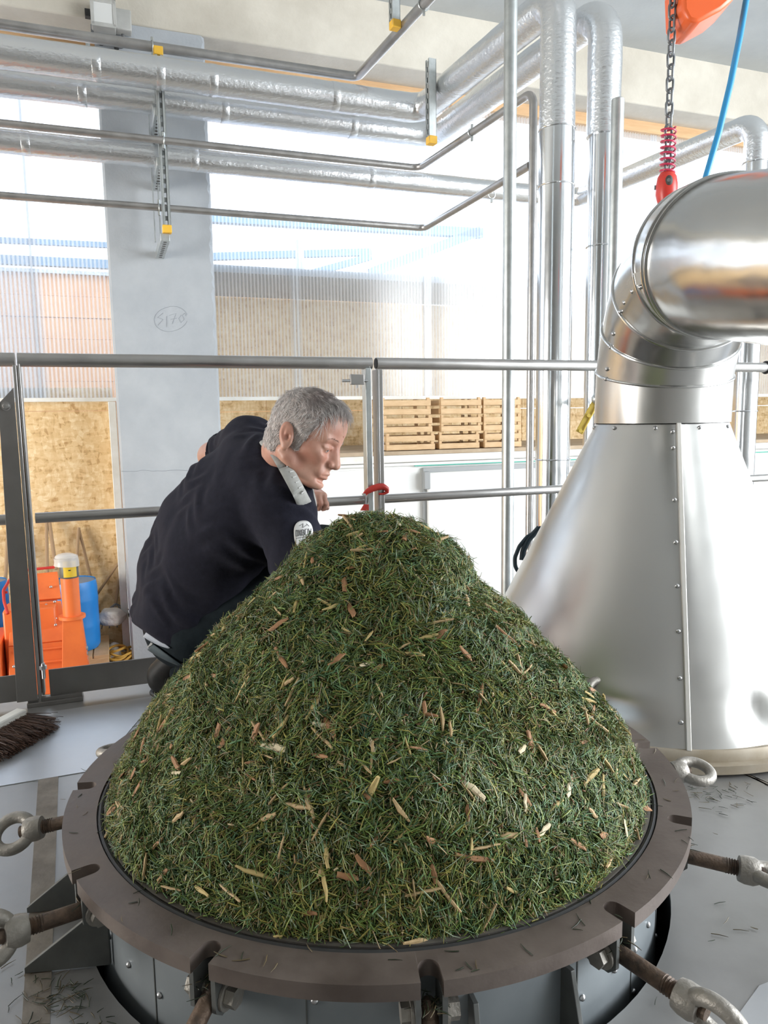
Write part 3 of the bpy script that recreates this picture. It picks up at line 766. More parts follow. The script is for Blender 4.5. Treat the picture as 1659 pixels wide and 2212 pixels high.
# needles dropped on the flange and the deck
def litter(n, fn, name, label=None, parent=None):
    V = np.empty((n, 9, 3), np.float32); C = np.empty((n, 3))
    for i in range(n):
        x, y, z = fn(); an = RNG.uniform(0, 2 * PI); L = RNG.uniform(.010, .028); w = RNG.uniform(.0006, .001); d = np.array((math.cos(an), math.sin(an), 0)); s = np.array((-d[1], d[0], 0))
        for j, (f_, ws) in enumerate(((0, 1), (.5, 1.05), (1, .5))):
            for k in range(3): V[i, j * 3 + k] = np.array((x, y, z + .001)) + d * L * f_ + s * (math.cos(2 * PI * k / 3) * w * ws + .05 * L * (1 - (2 * f_ - 1) ** 2)) + np.array((0, 0, 1)) * math.sin(2 * PI * k / 3) * w * .8 * ws
        C[i] = [(.02, .03, .015), (.03, .045, .02), (.12, .09, .045)][int(RNG.integers(0, 3))]
    Fq = [[i * 3 + k, i * 3 + (k + 1) % 3, i * 3 + 3 + (k + 1) % 3, i * 3 + 3 + k] for i in range(2) for k in range(3)]
    faces = (np.arange(n)[:, None, None] * 9 + np.array(Fq)[None]).reshape(-1, 4)
    return np_part(name, mesh_np(name, V, faces, C, MT['needle']), parent, label=label, cat='needles' if label else None)
def on_deck():
    while True:
        k = RNG.uniform()
        if k < .45: q = at_z(RNG.normal(180, 60), RNG.normal(2165, 30), 0)
        elif k < .75: q = at_z(RNG.normal(1560, 45), RNG.normal(1705, 25), 0)
        else: q = at_z(RNG.uniform(0, 1659), RNG.uniform(1560, 2200), 0)
        r = math.hypot(q.x, q.y)
        if r > .60 and math.hypot(q.x - .83, q.y - .86) > .62: return q.x, q.y, .0022
litter(170, on_deck, 'dropped_needles', 'dark fir needles scattered over the grey steel deck')
def on_ring():
    a = RNG.uniform(-PI, .4); r = RNG.uniform(.545, .598); return r * math.cos(a), r * math.sin(a), RZ
litter(46, on_ring, 'needles_on_flange', None, ves)
def in_slot():
    k = int(RNG.choice([0, 1, 2, 10, 11])); a = SLOT[k] + RNG.normal(0, .012); r = RNG.uniform(.565, .60)
    return r * math.cos(a), r * math.sin(a), .134 + RNG.uniform(0, .012)
litter(110, in_slot, 'needles_in_slots', None, ves)

# ================================================================== STAINLESS HOOD ON THE SECOND VESSEL
HC = Vector((.835, .86, 0))        # centre of its base
HT = Vector((.882, .86, 0))        # centre of its collar
hood = thing('extraction_hood', 'large satin stainless steel cone with a segmented elbow duct on top', 'duct', HC)
zb_, zc_, rb_, rc_ = .055, .872, .552, .192
def cone_ring(z, n=128, dents=True):
    k = (z - zb_) / (zc_ - zb_); c = HC.lerp(HT, k); r = rb_ + (rc_ - rb_) * k; out = []
    for i in range(n):
        a = 2 * PI * i / n; rr2 = r
        if dents:
            for (da, dz, dw, dh, dd) in ((R_(-76), .125, .10, .05, -.022), (R_(-118), .10, .22, .05, -.016), (R_(-64), .10, .05, .03, .008), (R_(-112), .16, .2, .04, .006)):
                rr2 += dd * math.exp(-((a - (da % (2 * PI))) / dw) ** 2 - ((z - dz) / dh) ** 2)
        out.append(Vector((c.x + rr2 * math.cos(a), c.y + rr2 * math.sin(a), z)))
    return out
g = MB(); v = []; zl = list(np.linspace(zb_, .26, 22)) + list(np.linspace(.29, zc_, 14)); n = 192
for z in zl: v += cone_ring(z, n)
g.add(v, [[i * n + k, i * n + (k + 1) % n, (i + 1) * n + (k + 1) % n, (i + 1) * n + k] for i in range(len(zl) - 1) for k in range(n)])
obj('cone', g, MT['cone'], hood, ang=60)
def cone_pt(a, z, off=0):
    k = (z - zb_) / (zc_ - zb_); c = HC.lerp(HT, k); r = rb_ + (rc_ - rb_) * k + off
    return Vector((c.x + r * math.cos(a), c.y + r * math.sin(a), z))
pb = at_z(1486, 1626, .05); a_s = math.atan2(pb.y - HC.y, pb.x - HC.x)
so_ = Vector((math.cos(a_s), math.sin(a_s), .44))
g = MB().beam(cone_pt(a_s, zb_ + .002, .003), cone_pt(a_s, zc_ - .004, .003), .013, .009, so_)
MT['seam'] = M('seam_strip', (.66, .64, .60), .45, .6)
obj('seam', g, MT['seam'], hood, ang=50, bevel=.002)
nrm_c = Vector((math.cos(a_s), math.sin(a_s), .44))
for z in (.845, .80, .66, .55, .44, .33, .22, .12): screw_at(hood, cone_pt(a_s - .016 / (rb_ + (rc_ - rb_) * (z - zb_) / (zc_ - zb_)), z, .002), nrm_c, 1.2)
for a in np.arange(-PI, PI, .62): screw_at(hood, cone_pt(a_s + a + .35, .855, .002), (math.cos(a_s + a + .35), math.sin(a_s + a + .35), .44), 1.1)
MT['dustyring'] = M('dusty_steel', (.30, .25, .18), .6, .35, (.40, .35, .28), 10, 8)
obj('base_ring', MB().lathe([(.530, .060), (.556, .060), (.562, .050), (.562, .030), (.53, .030)], HC, n=128), MT['dustyring'], hood)
sl2 = [R_(-68 + 30 * k) for k in range(12)]
obj('base_flange', slotted_ring(.032, .010, .585, .50, sl2, .0145, .545, (HC.x, HC.y)), MT['dustyring'], hood, ang=30, bevel=.0015)
obj('neck', MB().lathe([(.54, .012), (.54, -.012), (.5, -.012)], HC, n=96), MT['gusset'], hood)
# collar, lobster-back elbow and the pipe running off over the operator's right
hd = Vector((-.06, -.998, 0)).normalized(); RBD, Z0, PH = .35, .932, R_(104)
def re_(ph): return .198 - .010 * ph / PH
def el(phi):
    cen = Vector((HT.x, HT.y, Z0)) + hd * (RBD * (1 - math.cos(phi))) + Z * (RBD * math.sin(phi))
    t = Z * math.cos(phi) + hd * math.sin(phi); u = hd.cross(Z).normalized(); w = t.cross(u)
    return cen, t, u, w
def ring_at(cen, u, w, r, n=72): return [cen + (u * math.cos(2 * PI * i / n) + w * math.sin(2 * PI * i / n)) * r for i in range(n)]
def seg(name, rings, mat):
    n = len(rings[0]); v = [p for q in rings for p in q]
    obj(name, MB().add(v, [[i * n + k, i * n + (k + 1) % n, (i + 1) * n + (k + 1) % n, (i + 1) * n + k] for i in range(len(rings) - 1) for k in range(n)]), mat, hood, ang=60)
phs = [R_(14), R_(34), R_(58), R_(91), PH]
c0, t0, u0, w0 = el(0)
cb = Vector((HT.x, HT.y, zc_ - .004))
ms = [cb] + [None] * 5
RE = re_(0)
seg('collar', [ring_at(cb, u0, w0, RE + .001), ring_at(el(phs[0])[0], *el(phs[0])[2:], RE)], MT['cone'])
for i in range(4):
    A, B = el(phs[i]), el(phs[i + 1]); RE = re_(phs[i])
    seg('elbow_segment', [ring_at(A[0], A[2], A[3], RE + .001), ring_at(A[0].lerp(B[0], .5) + (A[0].lerp(B[0], .5) - (HT + Z * Z0 + hd * RBD)).normalized() * .004, A[2], (A[3] + B[3]).normalized(), RE + .001), ring_at(B[0], B[2], B[3], RE)], MT['duct'] if i else MT['cone'])
for i in range(5):
    A = el(phs[i]); RE = re_(phs[i]); obj('bead', MB().torus(A[0], A[1], RE + .002, .0042, 72, 8, u=A[2]), MT['duct'], hood)
for i, ph in enumerate((R_(14), R_(20), R_(34), R_(43), R_(60), R_(69), R_(84), R_(98))):
    A = el(ph); RE = re_(ph); p = A[0] + (A[2] * .94 + A[3] * .34).normalized() * (RE + .004)
    screw_at(hood, p, p - A[0], 1.2)
    A2 = el(ph)
# riveted lap strips along the outer back of the elbow
for i in range(4):
    pts = []
    A, B = el(phs[i]), el(phs[i + 1])
    q = [(A[0], A[2], A[3]), (B[0], B[2], B[3])]
    a_, b_ = [c + (u * .975 + w * .22).normalized() * (RE + .001) for c, u, w in q]
    obj('lap_strip', MB().beam(a_, b_, .030, .004, (a_ - el((phs[i] + phs[i + 1]) / 2)[0])), MT['cone'], hood)
c1, t1, u1, w1 = el(PH); RE = re_(PH)
rings = [ring_at(c1, u1, w1, RE)]
t2 = Matrix.Rotation(R_(24), 3, Z) @ t1; t2 = Vector((t2.x, t2.y, -.18)).normalized(); u2 = t2.cross(Z).normalized(); u2 = u2 * (1 if u2.dot(u1) > 0 else -1); w2 = t2.cross(u2)
c2d = c1 + t1 * .035; rings.append(ring_at(c2d, u1, w1, RE))
for i in range(1, 14): rings.append(ring_at(c2d + t2 * (.10 + .16 * (i - 1)), u2, w2, RE))
seg('duct_pipe', rings, MT['duct'])
for k in (.03,): obj('bead', MB().torus(c1 + t1 * k, t1, RE + .002, .004, 72, 8, u=u1), MT['duct'], hood)

# ================================================================== GUARD RAILING (line n = RN) with a gate between two posts
RN = 1.165
ZT, ZM = 1.087, .600               # centres of the top rail and the middle rail
sA = sn(at_n(92, 1515, RN))[0]; sB = sn(at_n(813, 1050, RN))[0]
def railtube(s0, s1, z, r, name, par, n=RN): return obj(name, MB().cyl(W(s0, n, z), W(s1, n, z), r, 24), MT['rail'], par)
gl = thing('guard_railing', 'tubular steel guard railing on the left with a dark stiffener plate', 'railing', W(sA - .6, RN, 0))
railtube(-2.55, sA - .004, ZT, .021, 'top_rail', gl); railtube(-2.55, sA - .026, ZM, .0165, 'middle_rail', gl)
obj('post', MB().box(W(sA - .004, RN, .535), (.010, .055, 1.07), AX), MT['rail'], gl, bevel=.002)
# dark stiffener plate standing beside the post, its top corner cut
pz = sn(at_n(36, 838, RN))[2]
q = [W(sA - .070, RN - .032, .022), W(sA - .010, RN - .032, .022), W(sA - .010, RN - .032, pz), W(sA - .052, RN - .032, pz - .045), W(sA - .056, RN - .032, pz - .12)]
obj('stiffener_plate', MB().prism(q, N * .006), MT['plate_dark'], gl, smooth=False, bevel=.001)
p = W(sA - .034, RN - .033, pz - .055); obj('bolt', MB().lathe([(.0, .010), (.008, .009), (.0105, .005), (.0105, 0)], p, -N, 14).cyl(p, p - N * .003, .014, 16), MT['rail'], gl)
obj('toe_plate', MB().box(W((-2.55 + sA) / 2 - .02, RN - .012, .064), (2.55 + sA - .03, .006, .086), AX), MT['plate_dark'], gl, bevel=.001)
for k in (-1.7, -2.5): obj('post', MB().box(W(k, RN, .535), (.012, .055, 1.07), AX), MT['rail'], gl)
gt = thing('railing_gate', 'swinging tubular steel gate section of the guard railing behind the man', 'gate', W((sA + sB) / 2, RN, 0))
railtube(sA + .004, sB - .012, ZT, .021, 'top_rail', gt); railtube(sA + .020, sB - .02, ZM, .0165, 'middle_rail', gt)
obj('gate_post', MB().box(W(sA + .0065, RN + .004, .555), (.007, .04, 1.05), AX), MT['rail'], gt, bevel=.002)
obj('gate_post', MB().box(W(sB - .030, RN, .555), (.022, .045, 1.03), AX), MT['galv'], gt, bevel=.003)
obj('toe_plate', MB().box(W((sA + sB) / 2, RN - .008, .066), (sB - sA - .05, .006, .088), AX), MT['plate_dark'], gt, bevel=.001)
lp = at_n(771, 820, RN - .02)
lt = obj('latch', MB().box(lp, (.050, .016, .036), AX), MT['rail'], gt, bevel=.002, label='small spring bolt latch')
obj('latch_pin', MB().cyl(lp - E * .055 - Z * .004, lp + E * .04 - Z * .004, .0052, 10).cyl(lp - Z * .004, lp - Z * .03, .004, 8), MT['screw'], lt)
obj('foot_plate', MB().box(W(sA + .04, RN - .01, .007), (.165, .05, .013), AX).box(W(sA + .04, RN - .015, .019), (.16, .02, .012), AX), MT['plate_dark'], gt, bevel=.001)
hp = W(sA + .012, RN - .03, .12); obj('hinge_bolt', MB().cyl(hp - Z * .03, hp + Z * .02, .006, 10).cyl(hp, hp + Z * .012, .011, 6), MT['screw'], gt)
gr = thing('guard_railing', 'tubular steel guard railing running right, behind the steel cone', 'railing', W(sB + 1, RN, 0))
railtube(sB + .006, 3.85, ZT, .021, 'top_rail', gr); railtube(sB + .02, 3.85, ZM, .0165, 'middle_rail', gr)
obj('end_cap', MB().cyl(W(sB + .004, RN, ZT), W(sB + .008, RN, ZT), .0185, 20), MT['gasket'], gr)
obj('post', MB().box(W(sB + .004, RN, .54), (.009, .05, 1.05), AX).box(W(sB + .013, RN - .02, .54), (.020, .008, 1.05), AX), MT['rail'], gr, bevel=.0015)
for s_ in (1.97, 2.9, 3.8): obj('post', MB().box(W(s_, RN + .02, .535), (.012, .05, 1.07), AX), MT['rail'], gr)
obj('toe_plate', MB().box(W((sB + 3.85) / 2, RN - .008, .066), (3.83 - sB, .006, .088), AX), MT['plate_dark'], gr)
for o_, k in ((gr, 1),):           # end clamp seen at the right edge
    p = W(sn(at_n(1655, 783, RN))[0], RN, ZT); obj('clamp', MB().torus(p, E, .024, .005, 24, 8), MT['gasket'], o_)
# red safety hook hung over the middle rail at the gate post
hk0 = at_n(812, 1062, RN - .035)
hk = thing('safety_hook', 'red cast lifting hook hung on the middle rail at the gate post', 'hook', W(sn(hk0)[0], RN - .03, ZM))
pts = [at_n(x, y, RN - .035) for x, y in ((787, 1068), (793, 1062), (803, 1056), (815, 1052), (827, 1051), (835, 1056), (836, 1063), (828, 1067), (818, 1067))]
pts = [pts[0]] + [pts[i].lerp(pts[i + 1], t) for i in range(len(pts) - 1) for t in (0, .5)][1:] + [pts[-1]]
obj('hook', MB().tube(pts, [.004 + .0085 * math.sin(PI * min(1, .12 + i / (len(pts) - 1))) for i in range(len(pts))], 12), MT['red'], hk, ang=60)
q = [at_n(x, y, RN - .045) for x, y in ((797, 1090), (797, 1103), (780, 1103), (788, 1090))]
obj('latch_tongue', MB().prism(q, N * .012), MT['red'], hk, bevel=.001)
p = at_n(786, 1068, RN - .035); obj('pin', MB().cyl(p - N * .012, p + N * .012, .004, 10), MT['screw'], hk)
obj('strap', MB().cyl(at_n(790, 1066, RN - .03), at_n(790, 1096, RN - .03), .0035, 8), MT['screw'], hk)

# ================================================================== PIPES
MD = Vector((-math.sin(R_(24.4)), math.cos(R_(24.4)), 0))      # the runs that come towards the operator
def on_line(px, py, p0, d):
    """point of the line p0 + t d that the sight line through a pixel passes closest to"""
    r = ray(px, py).normalized(); d = d.normalized(); w0 = p0 - CAM; b = d.dot(r)
    t = (b * r.dot(w0) - d.dot(w0)) / (1 - b * b); return p0 + d * t
def collar_bands(par, pts_dirs, r, mat='foil'):
    for p, d in pts_dirs: obj('tape_band', MB().lathe([(r + .0005, -.022), (r + .0016, -.020), (r + .0020, 0), (r + .0016, .020), (r + .0005, .022)], p, d, 40), MT[mat], par)
def wobble_tube(path, r, n=32, amp=.0018, step=.05):
    """long pipe path sampled finely, its insulation a little uneven"""
    out = [Vector(path[0])]
    for a, b in zip(path[:-1], path[1:]):
        a = Vector(a); b = Vector(b); L = (b - a).length; k = max(1, int(L / step))
        out += [a.lerp(b, i / k) for i in range(1, k + 1)]
    rs = [r + amp * (noise.noise(p * 9) + .6 * noise.noise(p * 23)) for p in out]
    return MB().tube(out, rs, n)
# A: large foil pipe along the wall, turning to the operator and dropping as riser V1
nA = 3.02
pA0 = at_n(340, 158, nA); zA = pA0.z; pAe = W(sn(at_n(912, 247, nA))[0], nA, zA)
v1 = on_line(1216, 10, pAe, MD); v1 = Vector((v1.x, v1.y, zA))
A = thing('insulated_pipe', 'large foil wrapped pipe along the wall, uppermost, bending down as the left riser', 'pipe', pAe)
pathA = rounded([W(-3.2, nA, zA), pAe, v1, Vector((v1.x, v1.y, zA - .9))], .10, 8)
zj = on_line(1213, 280, v1, Z).z
obj('foil_wrap', wobble_tube(pathA[:-1] + [Vector((v1.x, v1.y, zj - .01))], .080), MT['foil'], A, ang=70)
obj('metal_jacket', MB().cyl(Vector((v1.x, v1.y, zj)), Vector((v1.x, v1.y, FZ)), .0815, 40), MT['jacket'], A)
for px, py in ((1210, 281), (1210, 403), (1200, 992)):
    p = on_line(px, py, v1, Z); obj('jacket_bead', MB().torus(p, Z, .0822, .004, 40, 8), MT['jacket'], A)
collar_bands(A, [(W(sn(at_n(x, 150, nA))[0], nA, zA), E) for x in (-120, 208, 345, 458, 720)], .080)
# B: second foil pipe behind and below A, riser V2
nB = 3.25
pB0 = at_n(300, 213, nB); zB = pB0.z; pBe = W(sn(at_n(938, 288, nB))[0], nB, zB)
v2 = on_line(1294, -10, pBe, MD); v2 = Vector((v2.x, v2.y, zB))
B = thing('insulated_pipe', 'foil wrapped pipe tucked behind the uppermost one, bending down as the right riser', 'pipe', pBe)
pathB = rounded([W(-3.2, nB, zB), pBe, v2, Vector((v2.x, v2.y, zB - .9))], .13, 10)
zj = on_line(1285, 292, v2, Z).z
obj('foil_wrap', wobble_tube(pathB[:-1] + [Vector((v2.x, v2.y, zj - .01))], .076), MT['foil'], B, ang=70)
obj('metal_jacket', MB().cyl(Vector((v2.x, v2.y, zj)), Vector((v2.x, v2.y, FZ)), .0645, 40), MT['jacket'], B)
for px, py in ((1285, 293), (1283, 535)):
    p = on_line(px, py, v2, Z); obj('jacket_bead', MB().torus(p, Z, .0655, .004, 40, 8), MT['jacket'], B)
collar_bands(B, [(W(sn(at_n(x, 240, nB))[0], nB, zB), E) for x in (180, 484, 760)], .076)
# C: lower foil pipe along the wall, turning behind the risers and ending in riser V3
nCp = 3.32
pC0 = at_n(340, 338, nCp); zC = pC0.z; pCe = W(sn(at_n(1245, 430, nCp))[0], nCp, zC)
v3 = on_line(1628, 228, pCe, MD); v3 = Vector((v3.x, v3.y, zC))
Cp = thing('insulated_pipe', 'lower foil wrapped pipe along the wall, bending down at the far right', 'pipe', pCe)
pathC = rounded([W(-3.2, nCp, zC), pCe, v3, Vector((v3.x, v3.y, zC - .7))], .10, 8)
zj = on_line(1632, 352, v3, Z).z
obj('foil_wrap', wobble_tube(pathC[:-1] + [Vector((v3.x, v3.y, zj - .01))], .063), MT['foil'], Cp, ang=70)
obj('metal_jacket', MB().cyl(Vector((v3.x, v3.y, zj)), Vector((v3.x, v3.y, FZ)), .0655, 40), MT['jacket'], Cp)
for px, py in ((1632, 353), (1612, 888)):
    p = on_line(px, py, v3, Z); obj('jacket_bead', MB().torus(p, Z, .0665, .004, 40, 8), MT['jacket'], Cp)
collar_bands(Cp, [(W(sn(at_n(x, 360, nCp))[0], nCp, zC), E) for x in (60, 420, 800)], .063)
# thin steel pipes
nT = 3.085
def elbow_sleeve(par, p, r): pass
nT1 = 3.19
p1 = at_n(772, 160, nT1); z1 = at_n(300, 104, nT1).z; c1_ = W(sn(p1)[0], nT1, (p1.z + z1) / 2); z1 = c1_.z
T1 = thing('steel_pipe', 'thin bare steel pipe, the topmost, running above the large foil pipe', 'pipe', c1_)
obj('tube', MB().tube(rounded([W(-3.2, nT1, z1), c1_, c1_ - MD * 3.2], .05, 7), .0265, 20), MT['thinpipe'], T1)
p2 = at_n(906, 363, nT); z2 = p2.z; c2_ = W(sn(p2)[0], nT, z2); vT = on_line(1152, 196, c2_, MD); vT.z = z2
T2 = thing('steel_pipe', 'thin bare steel pipe, second from the top, bending down in front of the risers', 'pipe', c2_)
obj('tube', MB().tube(rounded([W(-3.2, nT, z2), c2_, vT, Vector((vT.x, vT.y, FZ))], .06, 8), .0195, 20), MT['thinpipe'], T2)
p3 = at_n(917, 493, nT1); z3 = p3.z; c3_ = W(sn(p3)[0], nT1, z3); e3 = Vector((vT.x, vT.y, 0)) + (c3_ - c2_); e3.z = z3
T3 = thing('steel_pipe', 'thin bare steel pipe, lowest of the three, ending at the down pipe', 'pipe', c3_)
obj('tube', MB().tube(rounded([W(-3.2, nT1, z3), c3_, Vector((vT.x, vT.y, z3)) + MD * .0195], .05, 7), .0195, 20), MT['thinpipe'], T3)
# pipe clamps
def clamp(par, p, d, r, w=.016):
    u, w_, _ = frame_of(d)
    obj('pipe_clamp', MB().torus(p, d, r + .003, .004, 24, 6).box(p + Z * (r + .012), (.012, .018, .022)).box(p - Z * (r + .012), (.012, .018, .022)), MT['galv'], par)
clamp(T2, on_line(1019, 286, c2_, MD), MD, .0195); clamp(T3, on_line(1059, 413, c3_, MD), MD, .0195)
clamp(T1, on_line(912, 5, c1_, MD), MD, .0265)
# free standing tubes
pp = at_d(1100, 560, 3.02)
obj('steel_pole', MB().cyl(Vector((pp.x, pp.y, FZ)), Vector((pp.x, pp.y, 3.64)), .0262, 24), MT['galv'], label='tall grey steel pole in front of the insulated risers, floor to ceiling', cat='pole')
pq = at_d(1332, 330, 3.0); zq = on_line(1331, 214, pq, Z).z
g = MB().lathe([(.0185, zq - .4), (.0215, zq), (.0255, zq - .004), (.0255, FZ), (.02, FZ)], (pq.x, pq.y, 0), Z, 24)
obj('steel_post', g, MT['galv'], label='open-topped galvanised post between the risers and the elbow duct', cat='post')
# strut brackets with yellow caps
def strut(name, label, top, bot, nn, wide, deep, axis_s=E, axis_n=N, caps=(1, 1), slots=True, holes=False, mat='galv'):
    """slotted U-channel: two flanges facing the room, a slotted web behind"""
    t = Vector((bot.x, bot.y, top.z)); b = bot; L = t.z - b.z
    root = thing(name, label, 'bracket', b)
    ax = (axis_s, axis_n, Z); mid = (t + b) / 2
    g = MB()
    for sg in (-1, 1):
        g.box(mid + axis_s * sg * (wide / 2 - .002), (.004, deep, L), ax)
        g.box(mid + axis_s * sg * (wide / 2 - .007) - axis_n * (deep / 2 - .002), (.014, .004, L), ax)
    obj('channel', g, MT[mat], root, smooth=False)
    g = MB(); m = max(3, int(L / .05))
    for i in range(m):
        z = b.z + L * (i + .5) / m
        g.box(Vector((b.x, b.y, z)) + axis_n * (deep / 2 - .003), (wide - .006, .004, L / m * .5), ax)
    for sg in (-1, 1): g.box(mid + axis_n * (deep / 2 - .003) + axis_s * sg * (wide / 2 - .009), (.012, .004, L), ax)
    obj('slotted_web', g, MT[mat], root, smooth=False)
    if caps[0]: obj('end_cap', MB().box(t - axis_n * .002 + Z * .002 - Z * .012, (wide + .006, deep + .004, .045), ax), MT['yellow'], root, bevel=.004, label='yellow plastic end cap')
    if caps[1]: obj('end_cap', MB().box(b - axis_n * .002 - Z * .002 + Z * .012, (wide + .006, deep + .004, .042), ax), MT['yellow'], root, bevel=.004, label='yellow plastic end cap')
    return root
nS = 3.135
st_t = at_n(341, 108, nS); st_b = at_n(361, 500, nS); st_b = Vector((st_b.x, st_b.y, st_b.z)); st_t = Vector((st_b.x, st_b.y, st_t.z))
S1 = strut('strut_bracket', 'double strut bracket with yellow caps holding the pipes in front of the concrete pillar', st_t, st_b, nS, .044, .045)
# rear channel and perforated arms back to the pillar
g = MB()
for sg in (-1, 1): g.box(W(sn(st_b)[0] - .03 + sg * .016, nS + .32, (st_t.z + st_b.z) / 2), (.005, .04, st_t.z - st_b.z - .02), AX)
obj('rear_channel', g, MT['galv'], S1, smooth=False)
for z in (st_b.z - .01, zC - .0630, zB - .0770):
    arm = obj('cantilever_arm', MB().box(W(sn(st_b)[0] - .012, (nS + NC) / 2, z - .022), (.05, NC - nS, .042), AX), MT['galv'], S1, bevel=.002)
    for k in range(9): obj('hole', MB().cyl(W(sn(st_b)[0] - .012, nS + .03 + k * .052, z - .0435), W(sn(st_b)[0] - .012, nS + .03 + k * .052, z - .0425), .011, 12), MT['dark'], arm)
clamp(S1, W(sn(at_n(329, 96, nT1))[0], nT1, z1), E, .0265); clamp(S1, W(sn(at_n(353, 297, nT))[0], nT, z2), E, .0195); clamp(S1, W(sn(at_n(343, 440, nT1))[0], nT1, z3), E, .0195)
MDs = Vector((MD.y, -MD.x, 0))
a_ = on_line(985, 220, pAe, MD); pS = a_ - MDs * .11
b2 = on_line(987, 305, Vector((pS.x, pS.y, 0)), Z); t2 = on_line(985, 126, Vector((pS.x, pS.y, 0)), Z)
strut('strut_bracket', 'pale upright strut with one yellow cap across the bend of the large foil pipes', Vector((b2.x, b2.y, t2.z)), b2, 0, .045, .045, MD, -MDs, (0, 1))
a_ = on_line(870, 55, c1_, MD); b3 = Vector((a_.x, a_.y, 0)) - MDs * .052; b3.z = on_line(872, 58, b3, Z).z
strut('strut_bracket', 'short strut hanging from the ceiling beside the topmost thin pipe', Vector((b3.x, b3.y, 3.64)), b3, 0, .045, .045, MD, -MDs, (0, 1))

# ================================================================== LAMP ON THE BEAM
lq = at_n(237, 40, NC - .07); ls = sn(lq)[0]; lz = lq.z
lamp = thing('flood_lamp', 'small grey flood lamp fixed to the concrete beam above the pipes', 'lamp', W(ls, NC, lz - .08))
obj('housing', MB().box(W(ls - .035, NC - .06, lz + .005), (.135, .10, .14), AX), MT['lamp_grey'], lamp, bevel=.008)
obj('gear_box', MB().box(W(ls + .075, NC - .05, lz - .0), (.09, .075, .115), AX), MT['lamp_grey'], lamp, bevel=.006)
obj('frame', MB().box(W(ls - .035, NC - .113, lz + .07), (.135, .010, .022), AX).box(W(ls - .035, NC - .113, lz - .06), (.135, .010, .022), AX).box(W(ls - .095, NC - .113, lz + .005), (.02, .010, .14), AX).box(W(ls + .026, NC - .113, lz + .005), (.02, .010, .14), AX), MT['lamp_grey'], lamp, bevel=.002)
obj('glass', MB().box(W(ls - .035, NC - .112, lz + .005), (.10, .004, .11), AX), MT['lamp_glass'], lamp)
obj('hood_visor', MB().box(W(ls - .035, NC - .12, lz + .083), (.14, .05, .008), AX), MT['lamp_grey'], lamp)
obj('stirrup', MB().tube(rounded([W(ls - .10, NC - .03, lz - .03), W(ls - .10, NC - .03, lz - .115), W(ls + .07, NC - .03, lz - .135), W(ls + .07, NC - .03, lz - .05)], .02, 5), .0085, 8), MT['chain'], lamp)
for g_ in (MB().cyl(W(ls - .055, NC - .03, lz - .105), W(ls - .055, NC - .03, lz - .135), .012, 10), MB().cyl(W(ls + .03, NC - .03, lz - .115), W(ls + .03, NC - .03, lz - .145), .014, 10), MB().box(W(ls - .12, NC - .02, lz + .03), (.03, .04, .04), AX)): obj('cable_gland', g_, MT['black'], lamp)
# short pipe hook under the thin pipe on the left
cb_ = at_n(190, 100, NC - .02); obj('conduit_stub', MB().tube(rounded([cb_ + Z * .05, cb_ - Z * .02, cb_ - Z * .02 + E * .04], .015, 5), .013, 10), MT['galv'], label='short grey conduit stub on the pillar edge below the flood lamp', cat='conduit')

# ================================================================== HOIST
ch0 = at_d(1441, 380, 2.52)
hz = lambda py: on_line(1445, py, ch0, Z).z
hc = thing('hoist_chain', 'steel hoist chain with a red spring and red hook block behind the duct elbow', 'chain', (ch0.x, ch0.y, hz(430)))
pitch = .0425; lw = .0165; lr = .0042
def link_pts(z, ang):
    u = Vector((math.cos(ang), math.sin(ang), 0)); out = []
    for i in range(20):
        a = 2 * PI * i / 20; out.append(Vector((ch0.x, ch0.y, z)) + u * math.cos(a) * (lw - lr) + Z * (math.sin(a) * (lw - lr) + (pitch / 2 - lw + lr * 1.9 if math.sin(a) >= 0 else -(pitch / 2 - lw + lr * 1.9))))
    return out
def closed_tube(pts, r, n=8):
    m = MB(); k = len(pts); v = []
    c = sum(pts, Vector()) / k; nr = (pts[0] - c).cross(pts[k // 4] - c).normalized()
    for i in range(k):
        t = (pts[(i + 1) % k] - pts[i - 1]).normalized(); w = t.cross(nr)
        for j in range(n):
            a = 2 * PI * j / n; v.append(pts[i] + nr * r * math.cos(a) + w * r * math.sin(a))
    return m.add(v, [[i * n + j, ((i + 1) % k) * n + j, ((i + 1) % k) * n + (j + 1) % n, i * n + (j + 1) % n] for i in range(k) for j in range(n)])
zz = hz(388); i = 0; lme = []
for k in range(2): lme.append(mesh_of('chain_link', closed_tube(link_pts(0, R_(15 + 90 * k)), lr), MT['chain'], (ch0.x, ch0.y, 0), ang=60))
while zz < 3.62:
    place('chain_link', lme[i % 2], hc, (ch0.x, ch0.y, zz)); zz += pitch - lr * 1.1; i += 1
za, zbq = hz(274), hz(374); pts = []
for k in range(8 * 20 + 1):
    a = 2 * PI * k / 20; pts.append(Vector((ch0.x + .0235 * math.cos(a), ch0.y + .0235 * math.sin(a), za + (zbq - za) * k / 160)))
obj('spring', MB().tube(pts, .0032, 6), MT['redspring'], hc, ang=60)
zb1, zb2 = hz(374), hz(440)
blk = obj('hook_block', MB().lathe([(.0, zb1 + .004), (.022, zb1 + .002), (.031, zb1 - .012), (.035, zb1 - .035), (.036, zb2 + .03), (.028, zb2), (.0, zb2 - .01)], (ch0.x, ch0.y, 0), Z, 28), MT['red'], hc)
fdir = (CAM - ch0); fdir.z = 0; fdir.normalize(); sdir = Z.cross(fdir)
wq = Vector((ch0.x, ch0.y, hz(396))) + fdir * .028 + sdir * .006
obj('window_recess', MB().ball(wq, (.013, .012, .019), 14, 8, (sdir, fdir, Z)), MT['dark'], blk); obj('pin', MB().cyl(wq + fdir * .008, wq + fdir * .014, .006, 12), MT['screw'], blk)
